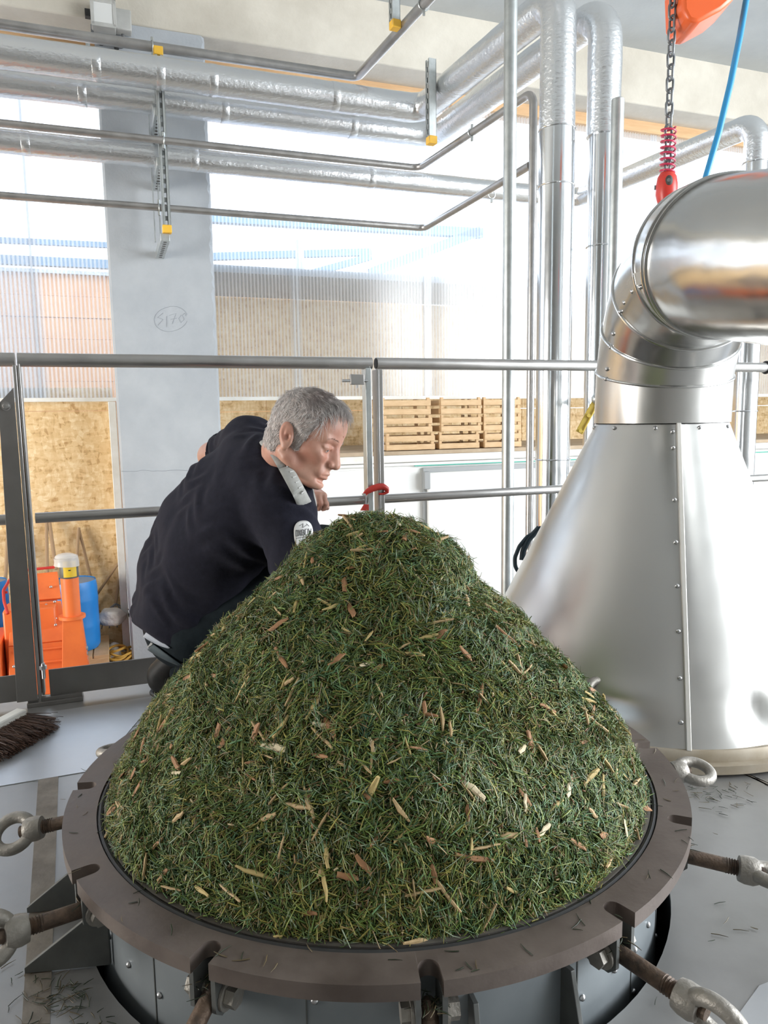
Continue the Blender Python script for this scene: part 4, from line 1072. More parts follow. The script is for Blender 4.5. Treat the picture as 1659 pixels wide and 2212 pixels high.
obj('bolt', MB().cyl(Vector((ch0.x, ch0.y, hz(402))) - sdir * .028, Vector((ch0.x, ch0.y, hz(402))) - sdir * .040, .008, 6), MT['chain'], blk)
hkpts = [Vector((ch0.x, ch0.y, zb2 + .01)) + Z * dz + sdir * dx for dx, dz in ((0, 0), (0, -.03), (-.018, -.05), (-.02, -.075), (0, -.092), (.024, -.085), (.032, -.062))]
obj('hook', MB().tube(rounded(hkpts, .02, 4), .0085, 10), MT['red'], hc)
ob = at_d(1530, 14, 2.48)
hb = thing('chain_hoist', 'orange hoist body hanging at the upper right above the duct', 'hoist', ob)
oa = (c_r.copy(), Vector((-c_r.y, c_r.x, 0)).normalized(), Z)
Cc_ = [(1473, -60), (1476, 20), (1488, 43), (1508, 48), (1560, 20), (1592, -8), (1592, -60)]
q = [at_d(x, y, 2.40) for x, y in Cc_]; nv = Vector((FWD.x, FWD.y, 0)).normalized()
top_ = max(p.z for p in q)
obj('housing', MB().prism(q, nv * .16), MT['orange2'], hb, bevel=.012)
obj('suspension', MB().cyl(sum(q, Vector()) / len(q) + nv * .08, Vector(((sum(q, Vector()) / len(q)).x, (sum(q, Vector()) / len(q)).y + .08, 3.64)), .02, 12), MT['chain'], hb)
# blue hose
pts = [at_d(1640, -110, 2.5), at_d(1612, 0, 2.5), at_d(1598, 80, 2.5), at_d(1578, 180, 2.5), at_d(1553, 285, 2.5), at_d(1522, 392, 2.5), at_d(1500, 470, 2.5), at_d(1490, 520, 2.5)]
obj('air_hose', MB().tube(rounded(pts, .3, 3), .0105, 14), MT['bluehose'], label='blue air hose hanging down behind the duct elbow', cat='hose')

# ================================================================== LEVER AND CABLE BEHIND THE CONE
lv = thing('valve_lever', 'yellow lever handle at the left of the duct collar', 'lever', at_d(1262, 905, 3.0))
a_, b_ = at_d(1251, 935, 2.96), at_d(1290, 862, 2.96)
g = MB().beam(a_, b_, .03, .006, -FWD).beam(a_ + c_r * .011, b_ + c_r * .011, .006, .02, -FWD)
lv_b = obj('handle', g, MT['olive'], lv, bevel=.002)
for t_ in (.05, .5): p = a_.lerp(b_, t_) - FWD * .006; obj('bolt', MB().cyl(p, p - FWD * .006, .008, 10), MT['olive'], lv)
vy = b_ + FWD * .0; obj('valve_body', MB().cyl(b_, Vector((v2.x, v2.y, b_.z)), .018, 14).ball(b_, .024), MT['galv'], lv)
cbl = [at_d(x, y, 2.75) for x, y in ((1160, 1150), (1140, 1158), (1122, 1180), (1112, 1205), (1113, 1225), (1122, 1238), (1140, 1242))]
cb2 = [at_d(x, y, 2.75) for x, y in ((1165, 1140), (1142, 1165), (1130, 1190), (1128, 1210))]
obj('cable_loop', MB().tube(rounded(cbl, .05, 4), .0075, 10).tube(rounded(cb2, .05, 4), .011, 10).tube([cb2[0], Vector(((cb2[0].x + v2.x) / 2, cb2[0].y + .1, cb2[0].z + .02)), Vector((v2.x - .05, v2.y - .10, cb2[0].z + .03))], .006, 8).tube([cbl[-1], cbl[-1] + E * .12 - Z * .05], .0075, 8), MT['teal'], label='loop of dark cable hanging behind the left side of the steel cone', cat='cable')

# ================================================================== LOWER LEVEL, LEFT
mc = thing('orange_chipper', 'orange wood chipper with a sloping hopper standing on the floor below the railing', 'machine', at_n(80, 1430, 3.1))
def hopper_face(pts, n0, n1, th=.03):
    """sloping plate: first two corners at the far top edge, last two at the near bottom"""
    q = [at_n(*p, n) for p, n in zip(pts, (n0, n0, n1, n1))]; nr = (q[1] - q[0]).cross(q[2] - q[0]).normalized()
    return MB().prism(q, nr * th)
obj('hopper_plate', hopper_face([(30, 1243), (124, 1234), (132, 1292), (26, 1300)], 3.45, 3.36), MT['orange'], mc, bevel=.004)
obj('hopper_plate', hopper_face([(26, 1304), (132, 1297), (146, 1382), (18, 1396)], 3.35, 3.16), MT['orange'], mc, bevel=.004)
obj('hopper_plate', hopper_face([(18, 1398), (146, 1384), (158, 1500), (20, 1500)], 3.15, 3.08), MT['orange'], mc, bevel=.004)
s0, s1 = sn(at_n(24, 1400, 3.3))[0], sn(at_n(128, 1400, 3.3))[0]
obj('hopper_body', wbox(s0 - .02, s1, 3.22, 3.44, FZ + .1, at_n(80, 1300, 3.4).z), MT['orange'], mc, bevel=.01)
for z_ in ((1400, 3.14), (1428, 3.11)): obj('rib', MB().cyl(at_n(30, z_[0] + 9, z_[1] - .01), at_n(150, z_[0] - 3, z_[1] - .01), .006, 8), MT['orange'], mc)
for x, y, n_ in ((40, 1320, 3.32), (100, 1307, 3.32), (118, 1300, 3.32), (36, 1355, 3.24), (106, 1325, 3.28), (120, 1336, 3.26), (33, 1395, 3.14), (120, 1350, 3.22), (110, 1268, 3.40), (45, 1268, 3.40), (36, 1420, 3.1), (30, 1440, 3.09)):
    p = at_n(x, y, n_ - .012); place('screw', screw_me, mc, p, (CAM - p).to_track_quat('Z', 'Y'), (1.6, 1.6, 1.6))
obj('side_box', wbox(s0 - .55, s0 - .03, 3.1, 3.5, FZ + .05, at_n(10, 1392, 3.1).z), MT['orange'], mc, bevel=.008)
for s_ in (s0 - .5, s1 + .1): obj('foot', wbox(s_ - .04, s_ + .04, 3.12, 3.2, FZ, FZ + .12), MT['orange'], mc)
n_p = 3.02
pt, pm, pl = at_n(150, 1246, n_p), at_n(156, 1330, n_p), at_n(163, 1450, n_p)
ch = obj('discharge_pipe', MB().cyl(pt, pm, .047, 28), MT['orange'], mc)
obj('pipe_collar', MB().cyl(pm + Z * .004, pm - Z * .012, .070, 28), MT['orange'], ch)
u_ = E * .048; w_ = N * .045; g = MB()
v = [pm - u_ - w_, pm + u_ - w_, pm + u_ + w_, pm - u_ + w_]; d_ = (pl - pm); v += [p + d_ + (E * (.028 if i in (1, 2) else -.02)) for i, p in enumerate(v)]
g.add(v, [[0, 1, 5, 4], [1, 2, 6, 5], [2, 3, 7, 6], [3, 0, 4, 7], [0, 3, 2, 1], [4, 5, 6, 7]])
obj('chute', g, MT['orange'], mc, smooth=False, bevel=.004)
for k in range(3): p = at_n(184, 1400 + k * 12, n_p - .03); obj('nut', MB().cyl(p - E * .02, p + E * .015, .012, 6), MT['screw'], mc)
obj('foot', MB().box(Vector((pl.x, pl.y, (pl.z + FZ) / 2)), (.12, .09, pl.z - FZ), AX), MT['orange'], mc)
m_, n__, l__, b__ = nodes_of('clear_plastic'); b__.inputs['Base Color'].default_value = (.80, .76, .72, 1); b__.inputs['Roughness'].default_value = .3; b__.inputs['Alpha'].default_value = .62; MT['clear'] = m_
tb = at_n(142, 1203, n_p); tp = [pt + Z * .005, pt.lerp(tb, .45), pt.lerp(tb, .8), tb, tb - E * .0 + Z * .012 - N * .02]
obj('clear_sleeve', wobble_tube([pt + Z * .065 - E * .010, pt.lerp(tb, .75), tb], .064, 28, .006, .012).ball(tb, (.058, .056, .022), 20, 8), MT['clear'], mc, label='crumpled clear plastic sleeve')
lt_ = obj('sticker_band', MB().lathe([(.049, 0), (.0495, .001), (.0495, .10), (.049, .101)], pt - Z * .002, Z, 28), MT['gusset'], mc)
lc = pt + Z * .05 - N * .047 * .95 + E * .004
g = MB(); v = []
for k in range(9):
    a = R_(-42 + 84 * k / 8 - 90 + 10); dd = E * math.cos(a) + N * math.sin(a)
    v += [pt + dd * .0505 + Z * .006, pt + dd * .0505 + Z * .095]
g.add(v, [[2 * k, 2 * k + 2, 2 * k + 3, 2 * k + 1] for k in range(8)])
obj('warning_sticker', g, MT['label_yellow'], lt_, label='yellow sticker')
g = MB()
for a0, z0, w0_, h0 in ((-12, .078, .006, .012), (-2, .084, .02, .004), (8, .074, .006, .018), (-4, .045, .012, .006)):
    a = R_(a0 - 80); dd = E * math.cos(a) + N * math.sin(a); g.box(pt + dd * .051 + Z * z0, (w0_, .002, h0), AX)
obj('sticker_print', g, MT['black'], lt_, smooth=False)
pr_ = [at_n(x, y, n) for x, y, n in ((118, 1225, 3.42), (80, 1229, 3.42), (38, 1234, 3.42), (25, 1246, 3.40), (7, 1276, 3.3), (9, 1300, 3.25), (17, 1326, 3.2))]
obj('guard_bar', MB().tube(rounded(pr_, .05, 5), .0085, 10).cyl(at_n(7, 1280, 3.3), at_n(16, 1279, 3.3), .008, 8), MT['red'], mc, label='red bent guard bar')
def drum(name, label, px0, px1, ytop, ybot, n_):
    a, b = at_n(px0, ybot, n_), at_n(px1, ybot, n_); r = (b - a).length / 2; c = (a + b) / 2 + N * r
    zt_ = at_n((px0 + px1) / 2, ytop, n_).z; zb_ = c.z; H_ = zt_ - zb_
    t = thing(name, label, 'drum', (c.x, c.y, zb_))
    pr = [(0, 0), (r * .9, 0), (r * .985, .02), (r, .06), (r, H_ * .3), (r * 1.012, H_ * .33), (r * 1.012, H_ * .36), (r, H_ * .39), (r, H_ * .68), (r * 1.012, H_ * .71), (r * 1.012, H_ * .74), (r, H_ * .77), (r, H_ - .05), (r * .97, H_ - .015), (r * .95, H_)]
    obj('body', MB().lathe(pr, (c.x, c.y, zb_), Z, 40), MT['blue'], t)
    obj('lid', MB().lathe([(r * .95, H_ - .012), (r * .93, H_ - .006), (0, H_ - .004)], (c.x, c.y, zb_), Z, 40), M('drum_lid', (.18, .25, .36), .4), t)
    return t, c, zb_, r
dmy, dc, dz, drr = drum('blue_drum', 'blue plastic drum on a pallet beside the orange chipper', 112, 218, 1262, 1412, 3.56)
pal = thing('pallet', 'small pale wooden pallet under the blue drum', 'pallet', (dc.x, dc.y, FZ))
for k in range(4): obj('deck_board', MB().box(dc + E * (-.147 + .098 * k) + Z * (dz - .012 - dc.z), (.09, .46, .018), AX), MT['crate'], pal, bevel=.002)
for k in (-1, 0, 1): obj('bearer', MB().box(Vector((dc.x, dc.y, (dz - .021 + FZ) / 2)) + N * .2 * k, (.38, .07, dz - .021 - FZ), AX), MT['crate'], pal, bevel=.002)
b2_, bc2, bz2, br2 = drum('blue_drum', 'bright blue plastic drum at the left edge behind the red guard bar', -70, 22, 1262, 1400, 3.62)
obj('drum_stand', MB().box(Vector((bc2.x, bc2.y, (bz2 + FZ) / 2 - .001)), (.34, .34, bz2 - FZ - .002), AX), MT['crate'], label='wooden block under the drum at the left edge', cat='block', bevel=.004)
# sacks, net and tools along the boards
def sack(name, label, px, py, n_, size, seed, mat, cat):
    c = at_n(px, py, n_); r_ = np.random.default_rng(seed); m = MB().ball((0, 0, 0), 1, 28, 16); v = np.array(m.v); o = np.zeros(len(v))
    for _ in range(9):
        k = r_.normal(0, 1, 3); k /= np.linalg.norm(k); o += np.sin(v @ k * r_.uniform(3, 8) + r_.uniform(0, 6)) * .05
    v = v * (1 + o)[:, None] * np.array(size); v[:, 2] = np.maximum(v[:, 2], -size[2] * .72)
    v = v @ np.array([list(E), list(N), list(Z)])
    zmin = v[:, 2].min()
    m.v = [tuple(p + np.array(c)) for p in v]
    return obj(name, m, MT[mat], label=label, cat=cat, ang=80), c, zmin
sk2, c2q, zm2 = sack('woven_sack', 'grey woven sack slumped on the floor beside the blue drum', 243, 1392, 3.80, (.085, .08, .11), 5, 'sack', 'sack')
sk2.location.z = FZ
sk1, c1q, zm1 = sack('woven_sack', 'pale woven sack folded on top of the grey one beside the drum', 240, 1334, 3.80, (.095, .08, .062), 6, 'sack', 'sack')
g = MB(); r3 = random.Random(11); nc = at_n(258, 1388, 3.70)
for k in range(13):
    c = Vector((nc.x, nc.y, FZ + .03 + k * .012)) + E * r3.uniform(-.02, .02) + N * r3.uniform(-.02, .02)
    g.torus(c, (r3.uniform(-.4, .4), r3.uniform(-.4, .4), 1), r3.uniform(.06, .11), .008, 24, 6, (1, r3.uniform(.6, .9)))
obj('rope_net', g, MT['net'], label='orange net rope coiled on the floor next to the sacks', cat='rope')
def tool(name, label, pts, r, head=None, mat='toolwood'):
    p = [at_n(x, y, n) for x, y, n in pts]; t = thing(name, label, 'tool', p[-1]); obj('handle', MB().tube(p, r, 10), MT[mat], t)
    if head: obj('head', head(p[-1]), MT['chain'], t, ang=60)
    return t
def fork_head(p):
    m = MB()
    for k in range(5): m.tube(rounded([p, p + E * (.035 * (k - 2)) - Z * .05 - N * .01, p + E * (.05 * (k - 2)) - Z * .16 - N * .04], .03, 4), .004, 6)
    m.torus(p - Z * .07 - N * .02, N, .085, .005, 28, 6, (1.15, .45)); return m
tool('pitchfork', 'pitchfork leaning on the boards, tines down, near the pillar', ((265, 1195, 3.97), (250, 1303, 3.9)), .011, fork_head)
tool('shadow_stick', 'thin stick, mostly a shadow line, slanting down from beside the pillar to the drum', ((263, 1206, 3.97), (190, 1312, 3.95), (150, 1368, 3.92)), .009)  # these thin rods mostly stand in for tool shadows on the boards
tool('shadow_stick', 'stick, mostly a shadow line, on the boards left of the dark stiffener plate', ((17, 1145, 3.97), (8, 1330, 3.8)), .011)
tool('shadow_stick', 'stick, mostly a shadow line, just behind the railing post', ((100, 1105, 3.97), (103, 1300, 3.8)), .011)
tool('shadow_stick', 'slanting stick, mostly a shadow line, on the boards above the discharge pipe', ((170, 1140, 3.97), (160, 1300, 3.8)), .010)
tool('shadow_stick', 'slanting stick, mostly a shadow line, whose foot is hidden behind the blue drum', ((170, 1142, 3.97), (206, 1290, 3.93)), .010)
tool('shadow_stick', 'slanting stick, mostly a shadow line, right of the railing post, leaning from the upper left', ((104, 1108, 3.97), (121, 1230, 3.86)), .012)
tool('shadow_stick', 'slanting stick, mostly a shadow line, between the left edge and the stiffener plate', ((18, 1148, 3.97), (36, 1210, 3.9), (52, 1290, 3.85)), .010)
# ================================================================== BROOM ON THE DECK
bh0, bh1 = at_z(-60, 1610, .035), at_z(49, 1552, .035)
br = thing('broom', 'broom head with a pale wooden back and long brown bristles lying on the deck', 'broom', (bh0 + bh1) / 2 - Z * .035)
bd = (bh1 - bh0).normalized(); bn = Vector((bd.y, -bd.x, 0))
obj('wooden_back', MB().beam(bh0 + Z * .02, bh1 + Z * .02, .035, .022), MT['whitetrim'], br, bevel=.004)
r4 = np.random.default_rng(4); nb_ = 1500; V = np.empty((nb_, 9, 3), np.float32); Cb = np.empty((nb_, 3))
L_ = (bh1 - bh0).length
for i in range(nb_):
    s = r4.uniform(0, 1); o = np.array(bh0) + np.array(bd) * L_ * s + np.array((0, 0, r4.uniform(.0, .022)))
    d = np.array(bn) * r4.uniform(.7, 1.1) + np.array(bd) * (r4.normal(.0, .22) + .75 * max(0, s - .55)) + np.array((0, 0, -.22 + r4.normal(0, .08))); d /= np.linalg.norm(d)
    l = r4.uniform(.075, .115); sd = np.cross(d, (0, 0, 1.)); sd /= np.linalg.norm(sd); u = np.cross(sd, d)
    for j, f_ in enumerate((0, .5, 1)):
        q = o + d * l * f_; q[2] = max(q[2] - .010 * f_, .003)
        for k in range(3): V[i, j * 3 + k] = q + (sd * math.cos(2 * PI * k / 3) + u * math.sin(2 * PI * k / 3)) * .0009
    Cb[i] = np.array((.10, .055, .038)) * r4.uniform(.5, 1.6)
Fq = np.array([[i * 3 + k, i * 3 + (k + 1) % 3, i * 3 + 3 + (k + 1) % 3, i * 3 + 3 + k] for i in range(2) for k in range(3)])
np_part('bristles', mesh_np('bristles', V, (np.arange(nb_)[:, None, None] * 9 + Fq[None]).reshape(-1, 4), Cb, MT['needle']), br)

# ================================================================== THE MAN
def surface_net(fn, lo, hi, h):
    """quad mesh of the zero level of a signed distance function sampled on a grid"""
    lo = np.array(lo, float); n = np.ceil((np.array(hi) - lo) / h).astype(int) + 1
    X, Y, Zg = [lo[i] + h * np.arange(n[i]) for i in range(3)]
    G = np.empty(n, np.float32)
    for i0 in range(0, n[0], 24):
        xs = X[i0:i0 + 24]; P = np.stack(np.meshgrid(xs, Y, Zg, indexing='ij'), -1).reshape(-1, 3)
        G[i0:i0 + 24] = fn(P).reshape(len(xs), n[1], n[2])
    S = G < 0
    c = [S[i:n[0] - 1 + i, j:n[1] - 1 + j, k:n[2] - 1 + k] for i in (0, 1) for j in (0, 1) for k in (0, 1)]
    tot = sum(a.astype(np.int8) for a in c); act = (tot > 0) & (tot < 8)
    idx = np.full(act.shape, -1, np.int64); ii = np.argwhere(act); idx[act] = np.arange(len(ii))
    acc = np.zeros((len(ii), 3)); cnt = np.zeros(len(ii))
    cor = [np.array((i, j, k)) for i in (0, 1) for j in (0, 1) for k in (0, 1)]
    val = [G[ii[:, 0] + q[0], ii[:, 1] + q[1], ii[:, 2] + q[2]] for q in cor]
    for a in range(8):
        for b in range(a + 1, 8):
            if np.abs(cor[a] - cor[b]).sum() != 1: continue
            m = (val[a] < 0) != (val[b] < 0); t = val[a][m] / (val[a][m] - val[b][m])
            acc[m] += cor[a] + (cor[b] - cor[a]) * t[:, None]; cnt[m] += 1
    V = lo + h * (ii + acc / cnt[:, None]); F = []
    for ax in range(3):
        o = [0, 0, 0]; o[ax] = 1; u, v = [(1, 2), (2, 0), (0, 1)][ax]
        A = S[:n[0] - o[0], :n[1] - o[1], :n[2] - o[2]]; B = S[o[0]:, o[1]:, o[2]:]; e = np.argwhere(A != B)
        ok = (e[:, u] > 0) & (e[:, v] > 0) & (e[:, u] < n[u] - 1) & (e[:, v] < n[v] - 1); e = e[ok]
        q = []
        for du, dv in ((1, 1), (0, 1), (0, 0), (1, 0)):
            k = e.copy(); k[:, u] -= du; k[:, v] -= dv; q.append(idx[k[:, 0], k[:, 1], k[:, 2]])
        q = np.stack(q, 1); fl = ~S[e[:, 0], e[:, 1], e[:, 2]]; q[fl] = q[fl][:, ::-1]; F.append(q)
    F = np.concatenate(F); return V, F[(F >= 0).all(1)]
def npv(v): return np.array(v, float)
def s_cap(P, a, b, ra, rb):
    a = npv(a); b = npv(b); ab = b - a; t = np.clip(((P - a) @ ab) / (ab @ ab), 0, 1)
    return np.linalg.norm(P - a - t[:, None] * ab, axis=1) - (ra + (rb - ra) * t)
def s_ell(P, c, r, R=None):
    q = P - npv(c)
    if R is not None: q = q @ R
    r = npv(r); k0 = np.linalg.norm(q / r, axis=1); k1 = np.linalg.norm(q / (r * r), axis=1)
    return k0 * (k0 - 1) / np.maximum(k1, 1e-9)
def smin(a, b, k):
    h = np.clip(.5 + .5 * (b - a) / k, 0, 1); return b + (a - b) * h - k * h * (1 - h)
def smax(a, b, k): return -smin(-a, -b, k)
def sdf_obj(name, fn, lo, hi, h, mat, parent, smooth=1, **kw):
    V, F = surface_net(fn, lo, hi, h)
    me = bpy.data.meshes.new(name); off = np.array(WLOC[parent.name])
    me.from_pydata((V - off).tolist(), [], F.tolist()); me.polygons.foreach_set('use_smooth', [True] * len(F)); me.materials.append(mat); me.update()
    o = bpy.data.objects.new(name, me); COL.objects.link(o); o.parent = parent; WLOC[o.name] = Vector(off)
    return tag(o, **kw)
PX = lambda x, y, d: npv(at_d(x, y, d))
def skin_mat():
    m, n, l, b = nodes_of('skin'); b.inputs['Roughness'].default_value = .48
    b.inputs['Subsurface Weight'].default_value = .12; b.inputs['Subsurface Radius'].default_value = (.012, .005, .003); b.inputs['Subsurface Scale'].default_value = .6
    tcn = n.new('ShaderNodeTexCoord'); t = n.new('ShaderNodeTexNoise'); t.inputs['Scale'].default_value = 24; t.inputs['Detail'].default_value = 6; l.new(tcn.outputs['Object'], t.inputs['Vector'])
    r = n.new('ShaderNodeValToRGB'); r.color_ramp.elements[0].position = .35; r.color_ramp.elements[1].position = .68
    r.color_ramp.elements[0].color = (.56, .315, .235, 1); r.color_ramp.elements[1].color = (.47, .215, .155, 1)
    l.new(t.outputs[0], r.inputs[0]); l.new(r.outputs[0], b.inputs['Base Color'])
    t2 = n.new('ShaderNodeTexNoise'); t2.inputs['Scale'].default_value = 160; l.new(tcn.outputs['Object'], t2.inputs['Vector'])
    bp = n.new('ShaderNodeBump'); bp.inputs['Strength'].default_value = .12; bp.inputs['Distance'].default_value = .002; l.new(t2.outputs[0], bp.inputs['Height']); l.new(bp.outputs[0], b.inputs['Normal'])
    return m
MT['skin'] = skin_mat()
MT['sweater'] = M('navy_fleece', (.008, .008, .015), .95, 0, (.013, .013, .023), 60, 8, .3, .7, .35, 420, bdist=.002, spec=.25)
for nn_ in MT['sweater'].node_tree.nodes:
    if nn_.type == 'BSDF_PRINCIPLED': nn_.inputs['Sheen Weight'].default_value = .05; nn_.inputs['Sheen Roughness'].default_value = .5; nn_.inputs['Sheen Tint'].default_value = (.5, .5, .65, 1)
MT['jeans'] = M('dark_trousers', (.006, .010, .013), .85, 0, (.011, .017, .021), 40, 8, .3, .7, .25, 300, bdist=.002, spec=.15)
MT['shoe'] = M('black_shoe', (.009, .009, .009), .55, 0, (.016, .015, .014), 30, 6, spec=.25)
MT['collar'] = M('grey_collar', (.33, .33, .31), .9, 0, (.42, .42, .40), 40, 6, .3, .7, .3, 260, bdist=.002)
MT['patch'] = M('grey_patch', (.58, .58, .57), .85, 0, (.68, .68, .67), 30, 6)
MT['print'] = M('patch_print', (.16, .16, .17), .9)
MT['belt'] = M('webbing_belt', (.055, .075, .085), .8)
MT['shirt'] = M('pale_shirt', (.36, .39, .44), .85)
MT['hair'] = M('grey_hair', (.36, .345, .335), .6, 0, (.56, .55, .54), 50, 6, .3, .7)
MT['hairshell'] = M('grey_hair_roots', (.34, .28, .26), .8, 0, (.48, .43, .41), 38, 8, .3, .7, .8, 170, bdist=.004)
MT['hairdark'] = M('dark_hair', (.16, .125, .11), .65, 0, (.24, .20, .18), 50, 6)
MT['eyewhite'] = M('eye_white', (.62, .57, .54), .25); MT['iris'] = M('iris', (.06, .07, .08), .2)
man = thing('person', 'man in a navy pullover and dark trousers crouching behind the heap, gripping the rail', 'person', at_z(400, 1500, 0))
# ---- joints, in the pose of the photograph
shR, shL = PX(608, 1088, 1.95), PX(542, 960, 2.20)
bx = (shR - shL) / np.linalg.norm(shR - shL)                       # from his left to his right shoulder
elR, elL = PX(652, 1232, 1.90), PX(458, 985, 2.40)
SP = [(PX(392, 1330, 2.26), .132), (PX(406, 1248, 2.23), .133), (PX(452, 1165, 2.17), .138), (PX(512, 1096, 2.11), .136), (PX(550, 1038, 2.07), .106)]
nb0 = PX(606, 990, 2.02)
Fh = npv((.895, -.285, -.338)); Fh /= np.linalg.norm(Fh); Uh = npv((.375, .085, .923)); Uh -= Fh * (Uh @ Fh); Uh /= np.linalg.norm(Uh); Lh = np.cross(Uh, Fh)
HR = np.stack([Fh, Lh, Uh], 1); HC0 = npv((-.184, .483, .850)); HS = 1.03
def to_w(q): return HC0 + HR @ (npv(q) * HS)
def head_sdf(P, nk=True):
    Q = (P - HC0) @ HR / HS; A = Q.copy(); A[:, 1] = np.abs(A[:, 1])          # mirrored half
    d = s_ell(Q, (-.003, 0, .034), (.090, .074, .084))
    d = smin(d, s_ell(Q, (.034, 0, .045), (.060, .062, .056)), .03)            # forehead
    d = smin(d, s_ell(Q, (.034, 0, -.030), (.054, .055, .078)), .03)           # face
    d = smin(d, s_cap(A, (-.002, .053, -.060), (.064, .017, -.096), .019, .017), .025)   # jaw
    d = smin(d, s_ell(A, (.052, .038, -.032), (.028, .023, .024)), .02)        # cheekbone
    d = smax(d, -s_ell(A, (.062, .060, -.066), (.030, .014, .024)), .03)       # hollow of the cheek
    d = smin(d, s_ell(Q, (.077, 0, -.098), (.017, .021, .015)), .012)          # chin
    d = smin(d, s_cap(A, (.083, .010, .014), (.073, .044, .013), .0105, .009), .012)     # brow
    d = smax(d, -s_ell(A, (.099, .032, -.007), (.020, .018, .0125)), .014)     # socket
    d = smin(d, s_ell(A, (.0735, .032, -.006), (.0140, .0160, .0125)), .004)   # lids
    d = smin(d, s_cap(A, (.0862, .020, -.0035), (.0765, .047, -.0055), .0040, .0034), .003)   # heavy upper lid
    d = smax(d, -s_cap(A, (.0905, .022, -.0100), (.0835, .044, -.0110), .0017, .0012), .0015) # slit of the eye
    d = smax(d, -s_cap(A, (.090, .018, .0028), (.082, .046, .0020), .0016, .0012), .003)      # fold over the lid
    d = smax(d, -s_cap(A, (.088, .020, -.0215), (.079, .044, -.0205), .0020, .0014), .005)    # bag under the eye
    d = smin(d, s_cap(Q, (.080, 0, .008), (.094, 0, -.036), .0115, .0150), .010)          # nose
    d = smin(d, s_cap(Q, (.089, 0, .006), (.1055, 0, -.034), .0075, .0100), .008)
    d = smin(d, s_ell(Q, (.1065, 0, -.040), (.0108, .0120, .0100)), .006)
    d = smin(d, s_ell(A, (.0945, .0140, -.042), (.0115, .0080, .0090)), .005)  # wings
    d = smax(d, -s_cap(A, (.096, .0225, -.036), (.086, .0245, -.047), .0022, .0016), .004)
    d = smax(d, -s_ell(A, (.100, .0065, -.0515), (.006, .0034, .004)), .003)
    d = smin(d, s_ell(Q, (.081, 0, -.066), (.013, .031, .020)), .012)          # muzzle
    d = smin(d, s_cap(A, (.0955, 0, -.0655), (.0825, .0235, -.0705), .0050, .0026), .004)   # lips
    d = smin(d, s_cap(A, (.0925, 0, -.0775), (.0815, .0200, -.0765), .0056, .0032), .004)
    d = smax(d, -s_cap(A, (.1010, 0, -.0715), (.0868, .0215, -.0736), .0016, .0010), .0018)
    d = smax(d, -s_cap(A, (.0950, 0, -.0885), (.0820, .018, -.0870), .0036, .003), .008)
    d = smax(d, -s_cap(A, (.094, .021, -.046), (.082, .036, -.074), .0020, .0012), .007)  # fold
    for z in (.034, .046, .058): d = smax(d, -s_cap(A, (.0945 - (z - .034) * .25, 0, z), (.078 - (z - .034) * .25, .042, z - .003), .0012, .0008), .004)
    EA = np.array([[.94, 0, -.34], [0, 1, 0], [.34, 0, .94]])
    ea = s_ell(A, (-.014, .0765, -.012), (.0185, .0100, .0325), EA)
    ea = smax(ea, -s_ell(A, (-.012, .0885, -.008), (.0125, .0080, .0235), EA), .003)
    ea = smin(ea, s_ell(A, (-.0115, .080, -.010), (.0070, .0055, .0150), EA), .004)
    ea = smax(ea, -s_ell(A, (-.0065, .0850, -.017), (.0060, .0070, .0085)), .003)
    ea = smin(ea, s_ell(A, (-.0085, .0755, -.040), (.0085, .0060, .0090)), .006)
    d = smin(d, ea, .006); d *= HS
    if nk:
        d = smin(d, s_cap(P, to_w((-.036, 0, -.045)), nb0, .055 * HS, .062), .022)
        d = smin(d, s_cap(P, to_w((.020, 0, -.085)), nb0 + (Fh * .03 + npv((0, 0, -.02))), .030, .040), .02)
        d = smin(d, s_cap(P, to_w((-.020, -.060, -.050)), nb0 + Fh * .055 + bx * .0, .011, .010), .014)   # neck tendon
    return d
def hand_caps(wr, fw, nr, sd, curl, spread=.0, th_out=1.0, sc=1.0):
    """palm, four unequal fingers and a thumb; fw points to the fingertips, nr out of the back of the hand, sd towards the thumb"""
    fw, nr, sd = [npv(x) / np.linalg.norm(x) for x in (fw, nr, sd)]; C = []
    kn = []
    for i, (off, l) in enumerate(((.029, .072), (.010, .080), (-.009, .075), (-.027, .060))):
        k = wr + fw * .088 * sc + sd * off * sc - nr * (.004 if i in (0, 3) else 0); kn.append(k)
        C.append((wr + fw * .018 * sc + sd * off * .62 * sc, k, .0150 * sc, .0115 * sc, .012))
        p = k; d = fw.copy() + sd * spread * (1.5 - i) * .2; d /= np.linalg.norm(d)
        ang = 0
        for j, (f_, r0, r1) in enumerate(((.44, .0100, .0090), (.31, .0090, .0082), (.25, .0082, .0070))):
            ang += curl[j] * (1 + .06 * i); dd = d * math.cos(ang) - nr * math.sin(ang); q = p + dd * l * f_ * sc
            C.append((p, q, r0 * sc, r1 * sc, .0035)); p = q
    t0 = wr + fw * .026 * sc + sd * .026 * sc; t1 = t0 + (fw * .55 + sd * .62 * th_out - nr * .45) * .046 * sc; t2 = t1 + (fw * .80 + sd * .15 * th_out - nr * .50) * .034 * sc; t3 = t2 + (fw * .85 - sd * .1 - nr * .45) * .026 * sc
    C += [(wr + fw * .012 * sc + sd * .012 * sc, t1, .0165 * sc, .0125 * sc, .010), (t1, t2, .0115 * sc, .0098 * sc, .004), (t2, t3, .0098 * sc, .0075 * sc, .003)]
    return C
def caps_sdf(P, caps, d=None):
    for a, b, ra, rb, k in caps:
        e = s_cap(P, a, b, ra, rb); d = e if d is None else smin(d, e, k)
    return d
